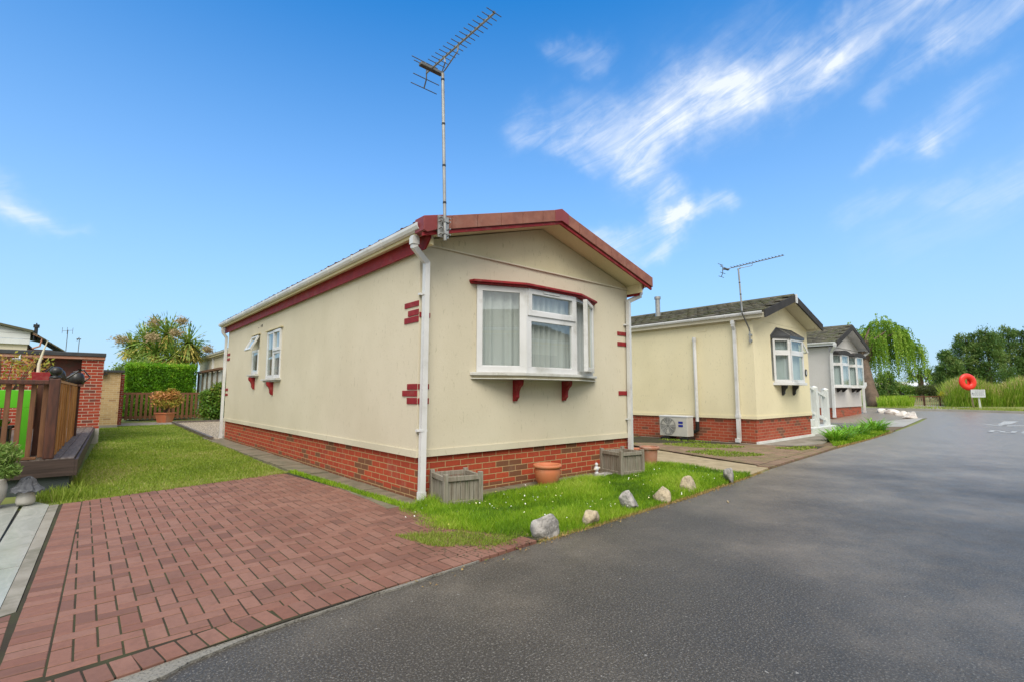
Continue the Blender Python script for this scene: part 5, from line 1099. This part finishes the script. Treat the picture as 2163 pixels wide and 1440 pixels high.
for k in range(1300):
    # outline of the crown top as seen from the road, domed
    a=rn.uniform(0,6.283); r_=math.sqrt(rn.random()); l=r_*math.cos(a)*2.35; f_=r_*math.sin(a)*2.2
    zt_=5.7-1.2*r_**2+rn.gauss(0,.25)+.42*math.sin(l*2.6+.5)+.25*math.sin(f_*3+1)
    if math.sin(l*4.1+2*math.sin(f_*2))<-.55 and r_>.35: continue
    anch.append((l,f_,zt_,r_))
for l,f_,zt_,r_ in anch:
    p=cen.copy()+lat*l+fwv*f_; p.z=zt_; L=rn.uniform(.7,1.6)+(1.3 if r_>.55 else .3)*rn.random(); 
    if l>1.2: L*=.85
    out=(lat*l+fwv*f_); out=out.normalized()*rn.uniform(.15,.5) if out.length>.01 else Vector((0,0,0)); tn=.45+.28*math.sin(l*3.1+f_*2)+.1*rn.gauss(0,1)
    n=int(L/.075); sw=rn.uniform(-.1,.1)
    for i in range(n):
        t=i/n; c=p+out*(math.sqrt(t)*.9)+Vector((0,0,.25*math.sin(t*3.14)*.8-L*t*t*.55-L*t*.45))+lat*sw*t
        for s_ in (0,1):
            d_=(lat*rn.gauss(0,.45)+fwv*rn.gauss(0,.45)+Vector((0,0,-1))).normalized()*rn.uniform(.05,.085); Cc.append(c+d_*.6+lat*rn.gauss(0,.035)+fwv*rn.gauss(0,.035)); Vv.append(d_); Uu.append(d_.cross(Vector((rn.gauss(0,1),rn.gauss(0,1),.1))).normalized()*.027); tt.append(tn-.08+.14*rn.gauss(0,1))
quads('hanging_foliage',[tuple(c) for c in Cc],[tuple(c) for c in Uu],[tuple(c) for c in Vv],np.array(tt),'willow_leaf',WI)
NT=thing('notice_board',(36.9,8.75,1.5),'white paper notice fixed to the willow trunk','notice')
mb=MB(); q=bpos(1826.5,814,31.7); mb.obox(q,tuple(lat),(0,0,1),tuple(-fwv),-.16,.16,-.22,.22,0,.015); mb.build('board','far_white',NT)
mb=MB()
for i in range(6): mb.obox(q,tuple(lat),(0,0,1),tuple(-fwv),-.12,.12,.13-i*.055,.145-i*.055,.016,.018)
mb.build('print','sign_face',NT)
def tree(u,v,w,rad,label,zb=.5,mat='conifer_leaf',n=7000,size=.11,conic=True,group='dark trees beyond the reeds',seed=1,name='tree'):
    rn=random.Random(seed); topz=1.25+(831-v)/1046*w; c=bpos(u,831,w); r=thing(name,(c.x,c.y,zb),label,'tree',group)
    H=topz-zb; mb=MB(); mb.tube([(c.x,c.y,zb),(c.x+.05,c.y,zb+H*.5),(c.x,c.y,topz-.25)],[.17,.11,.03],7); bl=[]
    for k in range(120):
        t=rn.random()**.8; z=zb+H*(.1+.86*t); rr=rad*((1.08-t)**.5 if conic else math.sqrt(max(.05,1-(t*1.5-.6)**2)))
        a=rn.uniform(0,6.283); d_=rr*rn.uniform(.35,.95); s=rad*rn.uniform(.16,.34)*(1.1-.35*t); x,y=c.x+d_*math.cos(a),c.y+d_*math.sin(a)
        bl.append((x,y,z,s,s,s*rn.uniform(.8,1.3),rn.uniform(.15,.85))); 
        if k%3==0: mb.tube([(c.x,c.y,max(zb+.2,z-.35)),(x,y,z)],[.04,.012],5)
    mb.build('trunk','branch',r); leaf_cloud('crown',bl,n,size,mat,r,asp=.3,up=.7,shell=.25); return r
tree(2008,740,48,1.7,'shortest feathery conifer at the left end of the dark tree row',seed=1,n=11000)
tree(2050,702,49,2.0,'second conifer from the left, behind the life ring',seed=2,n=12500)
tree(2095,690,48,2.1,'broad dark tree third in the row above the reeds',seed=3,n=12500)
tree(2142,688,50,2.0,'tall dark tree left of the frame edge',seed=4,n=12500)
tree(2190,684,49,1.8,'tall dark tree cut by the right frame edge',seed=5,n=14000)
tree(1982,785,52,.9,'small dark conifer leaning out left of the row',seed=6,n=2500)
tree(1873,785,42,1.0,'small round tree with thin trunk behind the willow',zb=.6,conic=False,n=3200,group=None,seed=7)
# closed ring of mid-distance planting
def bush(u,v,w,rx,rz,label,mat='bush_leaf',n=2500,size=.07,seed=1,name='bush'):
    c=bpos(u,v,w); r=thing(name,(c.x,c.y,.5),label,'bush'); rn=random.Random(seed); bl=[]
    for k in range(9): bl.append((c.x+rn.uniform(-.6,.6)*rx,c.y+rn.uniform(-.6,.6)*rx,max(.6,c.z+rn.uniform(-.7,.5)*rz),rx*.5,rx*.5,rz*.5,rn.uniform(.2,.7)))
    leaf_cloud('foliage',bl,n,size,mat,r,shell=.3); mb=MB(); mb.tube([(c.x,c.y,.4),(c.x,c.y,c.z)],.05,5); mb.build('stems','branch',r); return r
bush(1902,818,46,1.3,.8,'wide green bush between willow and far palm',n=4200,seed=2)
bush(1858,826,44,.8,.5,'low round green bush right behind the willow trunk',seed=3)
bush(1963,826,44,1.6,.8,'dark brownish bush below the far palm','bush_dark',n=4500,seed=4)
bush(1990,822,45,.7,.7,'small dark bush at the reed bed edge','bush_dark',n=1500,seed=5)
bush(1930,834,60,3.0,.5,'low pale green hedge line far behind the footbridge','fluffy_leaf',n=3000,size=.12,seed=6)
PM=thing('palm_tree',(30,30,.5),'distant stubby palm with drooping green crown','palm tree'); c=bpos(1947,797,52); WL[PM.name]=Vector((c.x,c.y,.5)); PM.location=WL[PM.name]
mb=MB(); mb.tube([(c.x,c.y,.5),(c.x,c.y,c.z+.3)],[.22,.26],9); mb.build('trunk','bark',PM)
Cc,Uu,Vv,tt=[],[],[],[]; rn=random.Random(19)
for k in (-1.0,0,1.0):
    h=Vector((c.x+lat.x*k,c.y+lat.y*k,c.z+.5-abs(k)*.25))
    for q_ in range(120):
        el_=rn.uniform(-.9,1.3); az_=rn.uniform(0,6.283); d_=Vector((math.cos(az_)*math.cos(el_),math.sin(az_)*math.cos(el_),math.sin(el_))); sd_=d_.cross(Vector((.1,.2,1))).normalized(); p=h.copy(); L=rn.uniform(.8,1.25)
        for q in range(3): e=p+d_*L/3; Cc.append((p+e)/2); Vv.append((e-p)*.58); Uu.append(sd_*.09*(1-.2*q)); tt.append(.3+.25*rn.gauss(0,1)); p=e; d_=(d_+Vector((0,0,-.25))).normalized()
quads('crown',[tuple(q) for q in Cc],[tuple(q) for q in Uu],[tuple(q) for q in Vv],np.array(tt),'palm_leaf',PM)
# far buildings and van
FB=thing('distant_bungalow',(60,20,.5),'long low white building far beyond the footbridge','building')
c=bpos(1957,814,85); o_=Vector((c.x,c.y,.5)); L_=3.7
def lb(l0,l1,f0,f1,z0,z1,mb): mb.obox(o_,tuple(lat),tuple(fwv),(0,0,1),l0,l1,f0,f1,z0-.5,z1-.5)
mb=MB(); lb(-L_,L_,0,4,.5,2.55,mb); mb.build('wall','far_white',FB)
mb=MB(); 
P4=[o_+lat*a+fwv*f_+Vector((0,0,z)) for a,f_,z in ((-L_-.2,-.3,2.05),(-L_-.2,2,2.75),(-L_-.2,4.3,2.05))]; mb.prism(P4,lat*(2*L_+.4)); mb.build('roof','clad',FB)
for a in (-2.8,-1.2,.6,2.2): mb=MB(); lb(a,a+.9,-.03,0,1.2,2.0,mb); mb.build('window','fascia_grey',FB)
FV=thing('parked_van',(50,20,.5),'dark parked car seen under the small round tree','car'); c=bpos(1879,818,58); o_=Vector((c.x,c.y,.6))
def pv(pts,l,h,mb): mb.prism([o_+lat*a+Vector((0,0,z))-fwv*h for a,z in pts],fwv*(l))
mb=MB(); pv([(-1.0,.25),(1.1,.25),(1.15,.7),(.75,.8),(.5,1.2),(-.6,1.25),(-.95,.85),(-1.05,.7)],1.6,.8,mb); mb.build('body','car_paint_dark',FV,bevel=.04)
mb=MB(); pv([(-.75,.85),(.62,.85),(.42,1.15),(-.52,1.18)],.01,.812,mb); mb.build('window','glass_far',FV)
for a in (-.65,.7): mb=MB(); q=o_+lat*a-fwv*.82+Vector((0,0,.25)); mb.tube([q,q+fwv*.2],.26,14); mb.build('wheel','black_plastic',FV)
# footbridge railing
BR=thing('footbridge_railing',(38.5,6,.48),'low wooden railing of pale pickets across the path end','railing')
a=bpos(1922,831,30.5); b=bpos(2014,831,29.6); n=22
for i in range(n+1):
    p=a.lerp(b,i/n); z=T(p.x); big=i in (0,7,15,n); mb=MB(); w=.045 if big else .016; mb.box(p.x-w,p.x+w,p.y-w,p.y+w,z,z+(.66 if big else .56)); mb.build('post' if big else 'picket','post_dark' if big else 'concrete_tan',BR)
mb=MB(); mb.tube([(a.x,a.y,T(a.x)+.6),(b.x,b.y,T(b.x)+.6)],.03,square=True); mb.build('top_rail','fence_brown',BR)
# life ring and sign
LR=thing('life_ring',(36.7,4.15,.45),'bright red lifebuoy housing on a slim post','life ring')
p=bpos(2054,862,27.2); zb=T(p.x)
mb=MB(); mb.tube([(p.x,p.y,zb),(p.x-lat.x*.18,p.y-lat.y*.18,2.25)],.035,square=True); mb.build('post','concrete_tan',LR)
c=bpos(2046,805.5,27.05); mb=MB(); n=40
for i in range(n):
    pass
vs=[]; fs=[]; m_=12
for i in range(n):
    a=2*math.pi*i/n
    for k in range(m_):
        b=2*math.pi*k/m_; rr=.30+.0*a; tr_=.155; rad_=.31+tr_*math.cos(b); 
        x=rad_*math.cos(a)*1.02; z=rad_*math.sin(a)*.98*(1.0 if math.sin(a)>-.2 else 1.03); y=.09*math.sin(b)
        P_=c+lat*(x-.02*math.sin(a))+Vector((0,0,z))-fwv*y; vs.append(P_)
for i in range(n):
    for k in range(m_): fs.append((i*m_+k,i*m_+(k+1)%m_,((i+1)%n)*m_+(k+1)%m_,((i+1)%n)*m_+k))
mb.add(vs,fs); mb.build('ring','float_red',LR,smooth=True)
mb=MB(); mb.prism([c+fwv*.07+lat*(.3*math.cos(2*math.pi*k/24))+Vector((0,0,.3*math.sin(2*math.pi*k/24))) for k in range(6,19)][::-1][:0] or [c+fwv*.06+lat*a_+Vector((0,0,z_)) for a_,z_ in ((.04,-.3),(.26,-.2),(.3,0),(.22,.18),(.04,.22))],fwv*.02); mb.build('backplate','float_red',LR)
SG=thing('safety_sign',(37,3.85,.45),'white rectangular notice sign on a white post beside the life ring','sign')
p=bpos(2068,863,26.8); mb=MB(); mb.tube([(p.x,p.y,T(p.x)),(p.x-lat.x*.05,p.y-lat.y*.05,1.15)],.035,square=True); mb.build('post','white_paint',SG)
c=bpos(2065.5,830,26.7); mb=MB(); mb.obox(c,tuple(lat),(0,0,1),tuple(-fwv),-.38,.38,-.21,.21,0,.02); mb.build('board','sign_face',SG)
mb=MB(); rn=random.Random(3)
for i in range(5):
    x=-.33
    while x<.3:
        l=rn.uniform(.03,.1); 
        if not (i==1 and x<-.2): mb.obox(c,tuple(lat),(0,0,1),tuple(-fwv),x,min(.33,x+l),.13-i*.065,.155-i*.065,.021,.023)
        x+=l+.025
mb.obox(c,tuple(lat),(0,0,1),tuple(-fwv),-.34,-.28,-.03,.05,.021,.024); mb.build('lettering','sign_ink',SG)
# reeds (nobody could count them)
def blades(name,n,fpos,hrange,mat,label,w=.02,cat='reeds',lean=.35,seg=3,plume=None):
    rn=random.Random(77); Cc,Uu,Vv,tt=[],[],[],[]
    for k in range(n):
        p=Vector(fpos(rn)); h=rn.uniform(*hrange); a=rn.uniform(0,6.283); ld=Vector((math.cos(a),math.sin(a),0)); d_=(Vector((0,0,1))+ld*lean*rn.random()).normalized(); sd=Vector((math.cos(a+1.3),math.sin(a+1.3),0)); tn=.45+.25*rn.gauss(0,1)
        for q in range(seg):
            e=p+d_*h/seg; Cc.append((p+e)/2); Vv.append((e-p)*.56); Uu.append(sd*w*(1-.25*q)); tt.append(tn+.1*q); p=e; d_=(d_+ld*lean*.5*rn.random()+Vector((0,0,-.25*lean*q))).normalized()
    o=quads(name,[tuple(c) for c in Cc],[tuple(c) for c in Uu],[tuple(c) for c in Vv],np.array(tt),mat,None,'stuff'); return tag(o,label,cat)
def rp_(rn):
    u=rn.uniform(1996,2230); w=rn.uniform(28.3,33); p=bpos(u,831,w); return (p.x,p.y,T(p.x)-.25+.25*math.sin(u*.05)+.12*math.sin(u*.17+w))
blades('reeds',11000,rp_,(.9,1.9),'reed_leaf','tall dense green reed bed behind the life ring',.022)
blades('reed_plumes',2600,lambda rn:(lambda q:(q[0],q[1],q[2]+rn.uniform(1.1,1.5)))(rp_(rn)),(.25,.42),'reed_plume','buff feathery seed heads topping the reed bed',.018,lean=.6,seg=2)
def gp(rn):
    u=rn.uniform(1852,1928); w=rn.uniform(29.5,33); p=bpos(u,831,w); return (p.x,p.y,T(p.x))
blades('long_grass',3600,gp,(.35,.72),'grass_verge','clump of long bright grass at the foot of the willow',.018,'grass')
def gp2(rn):
    y=rn.uniform(-1,8); x=34.2+rn.random()*3-.13*(8-y)*(y<4.7); return (x,y,T(x))
blades('short_grass',5000,gp2,(.06,.16),'grass_lawn','short grass strip between far kerb and reeds',.015,'grass')
YB=thing('flowering_shrub',(38,6,.5),'yellow flowering shrub at the left end of the reeds','shrub'); c=bpos(1999,833,30); leaf_cloud('flowers',[(c.x,c.y,c.z+.05,.3,.3,.22,.4),(c.x-.2,c.y+.2,c.z-.1,.22,.2,.2,.4)],900,.05,'yellow_leaf',YB,shell=.2)
mb=MB(); mb.tube([(c.x,c.y,.45),(c.x,c.y,c.z)],.02,5); mb.build('stems','branch',YB)
# agapanthus-like clumps on the second verge
def clump(x,y,n,h,label,seed):
    r=thing('strap_leaf_plant',(x,y,T(x)),label,'plant','leafy clumps on the verge'); rn=random.Random(seed); Cc,Uu,Vv,tt=[],[],[],[]
    for k in range(n):
        a=rn.uniform(0,6.283); ld=Vector((math.cos(a),math.sin(a),0)); p=Vector((x,y,T(x)))+ld*rn.uniform(0,.22*h/.4); L=h*rn.uniform(.7,1.25); d_=(Vector((0,0,1))+ld*rn.uniform(.1,.7)).normalized(); sd=Vector((-ld.y,ld.x,0)); tn=rn.random()
        for q in range(4): e=p+d_*L/4; Cc.append((p+e)/2); Vv.append((e-p)*.6); Uu.append(sd*.024*(1,1.15,.9,.5)[q]); tt.append(tn); p=e; d_=(d_+ld*.22+Vector((0,0,-.2))).normalized()
    quads('leaves',[tuple(c) for c in Cc],[tuple(c) for c in Uu],[tuple(c) for c in Vv],np.array(tt),'fern_leaf',r); return r
clump(14.8,4.3,170,.42,'large strap-leaved clump nearest on the second verge',1); clump(15.7,4.4,110,.38,'middle leafy clump beside the largest one',2); clump(16.9,4.6,90,.42,'small leafy clump at the back of the verge',3)
clump(19.2,4.5,220,.52,'broad leafy clump farthest along the verge by the drive',4); clump(18.1,4.6,90,.4,'leafy clump left of the farthest one',5)
# ------------------------------------------------------------------ grass
V1=[(2.78,4.9),(2.62,4.86),(2.42,4.45),(2.45,4.1),(2.62,3.75),(2.78,3.45),(2.95,3.2),(3.3,3.1),(5.75,3.24),(7.75,3.4),(7.85,4.3),(7.85,5.0),(7.2,4.98),(6.0,4.75),(5.2,4.72),(4.2,4.86),(3.7,4.7),(3.1,4.95)]
def edge_patch(P): return np.clip((P[:,1]-3.05)*2.2+.25,.25,1.0)*np.clip((P[:,0]-2.35)*1.6+.15,.2,1)
grass('grass',[V1],95000,.098,.0055,'grass_verge','lush bright green grass verge dotted with daisies before the nearest home',near=4,patch=edge_patch,lean=.75,tmix=lambda P:.22*np.sin(P[:,0]*5.3+2*np.sin(P[:,1]*6))*np.sin(P[:,1]*7.7))
grass('grass',[[(-.06,8.7),(-.16,8.3),(-.28,7.9),(.3,7.62),(1.2,7.86),(2.5,8.18),(2.52,10),(2.66,15.3),(2.88,24.3),(.42,24.3),(.33,16.3),(.1,12),(-.02,9)]],80000,.045,.006,'grass_lawn','mown lawn with yellowish patches left of the nearest home',near=8,lean=.8,
      tmix=lambda P: .34*np.clip(1-(P[:,1]-7.6-.25*P[:,0])*1.1,0,1)+.05+.16*np.sin(P[:,0]*2.2+1)*np.sin(P[:,1]*1.3+P[:,0])+.22*np.clip(1-((P[:,0]-.3)**2/.15+(P[:,1]-9.6)**2/1.2),0,1))
grass('grass',[[(-.36,7.95),(-.1,7.75),(.3,7.75),(.1,8.3),(.06,9.3),(-.02,9.3),(-.03,8.62),(-.3,8.6)]],900,.15,.006,'grass_lawn','ragged long grass tufts against the deck base',near=8,lean=.7)
grass('grass',[[(13.4,3.95),(16.5,4.0),(20.3,4.3),(18,5.3),(16.6,5.1),(14.3,4.25)]],9000,.09,.007,'grass_verge','thin green grass strip around the leafy clumps',near=13,lean=.7)
grass('dry_grass',[[(13.2,3.8),(16.5,3.93),(20.6,4.22),(20.2,4.4),(16.5,4.1),(13.6,4.05)],[(3.0,3.05),(5.75,3.18),(8.2,3.42),(8.2,3.5),(5.75,3.26),(3.0,3.15)]],5000,.035,.007,'grass_dry','dry orange brown grass litter along the road edge',near=7,lean=1.2)
grass('moss_tufts',[[(2.5,8.2),(2.56,8.2),(2.78,4.95),(2.7,4.95)],[(-.2,7.5),(2.5,8.15),(2.5,8.25),(-.2,7.62)],[(2.1,4.0),(2.6,3.7),(2.9,3.25),(2.6,3.2),(2.2,3.5)]],5200,.035,.006,'grass_lawn','small weeds and moss creeping over the paving edges',near=6,z0=.025,lean=.9)
grass('weeds',[[(10.2,5.2),(12.2,4.7),(12.4,4.95),(11.9,7.5),(10.3,8.2)],[(9.3,4.3),(12.6,4.0),(12.8,4.2),(9.6,5.6)]],10000,.045,.009,'grass_lawn','patchy weeds growing through the brown block drive',near=10,z0=.035,lean=1.2,patch=lambda P:(np.sin(P[:,0]*2.7)*np.sin(P[:,1]*2.1+P[:,0])>.15)*1.0+.02)
# daisies
n=230; a=np.array(V1); P=a.min(0)+(a.max(0)-a.min(0))*RNG.random((n*3,2)); P=P[in_poly(P,V1)][:n]; P=P[P[:,1]>3.25]; n=len(P)
hh=.05+.055*RNG.random(n); C=np.column_stack([P,hh]); a=RNG.random(n)*6.28; U=np.column_stack([np.cos(a),np.sin(a),.3*RNG.normal(size=n)])*.006; V=np.column_stack([-np.sin(a),np.cos(a),.6*RNG.normal(size=n)])*.006
o=quads('daisies',C,U,V,RNG.random(n),'daisy',None,'stuff',shape='q'); tag(o,'tiny white and yellow daisies scattered through the verge grass','flowers')
_r=random.Random(8); mb=MB()
for k in range(900):
    x_,y_=_r.gauss(2.62,.28),_r.gauss(3.5,.33)
    if y_<3.06 or x_<1.9: continue
    q_=_r.uniform(.003,.012); a_=_r.random()*3; mb.add([(x_+q_*math.cos(a_+t_*1.26)*_r.uniform(.6,1.2),y_+q_*math.sin(a_+t_*1.26),.0365+_r.random()*.005) for t_ in range(5)],[(0,1,2,3,4)],_r.random())
tag(mb.build('soil_crumbs','soil'),'crumbled soil and grit strewn over the paving corner','soil',kind='stuff')
grass('weeds',[[(2.1,3.2),(2.9,3.12),(3.1,3.4),(2.75,4.3),(2.3,4.2)]],3500,.03,.006,'grass_lawn','sparse weeds and moss over the worn paving corner by the first stone',near=4,z0=.028,lean=1.1,patch=lambda P:(np.sin(P[:,0]*9)*np.sin(P[:,1]*7+P[:,0]*3)>.0)*1.0+.03)
grass('grass',[[(2.50,8.25),(2.60,8.2),(2.76,5.1),(2.80,4.92),(2.66,4.85)]],5200,.05,.006,'grass_verge','line of green weeds between the red paving and the dark wall slabs',near=6,z0=.025,lean=.8)
# litter along the kerb and on the road
mb=MB(); rn=random.Random(4)
for k in range(260):
    x=rn.uniform(1.6,9); y=np.interp(x,[p[0] for p in EDGE],[p[1] for p in EDGE])+rn.gauss(.0,.045); s=rn.uniform(.004,.014); a=rn.random()*3
    mb.add([(x+s*math.cos(a+q*1.57),y+s*math.sin(a+q*1.57)*.7,.022+rn.random()*.012) for q in range(4)],[(0,1,2,3)],rn.random())
tag(mb.build('leaf_litter','grass_dry'),'fallen dry leaf litter on the road edge','litter',kind='stuff')
mb=MB(); mb.obox((5.65,2.75,.018),Vector((.8,.5,0)).normalized(),Vector((-.5,.8,0)).normalized(),(0,0,1),0,.09,0,.016,0,.006); tag(mb.build('wood_sliver','concrete_tan'),'small pale wood sliver lying on the dark road','stick')
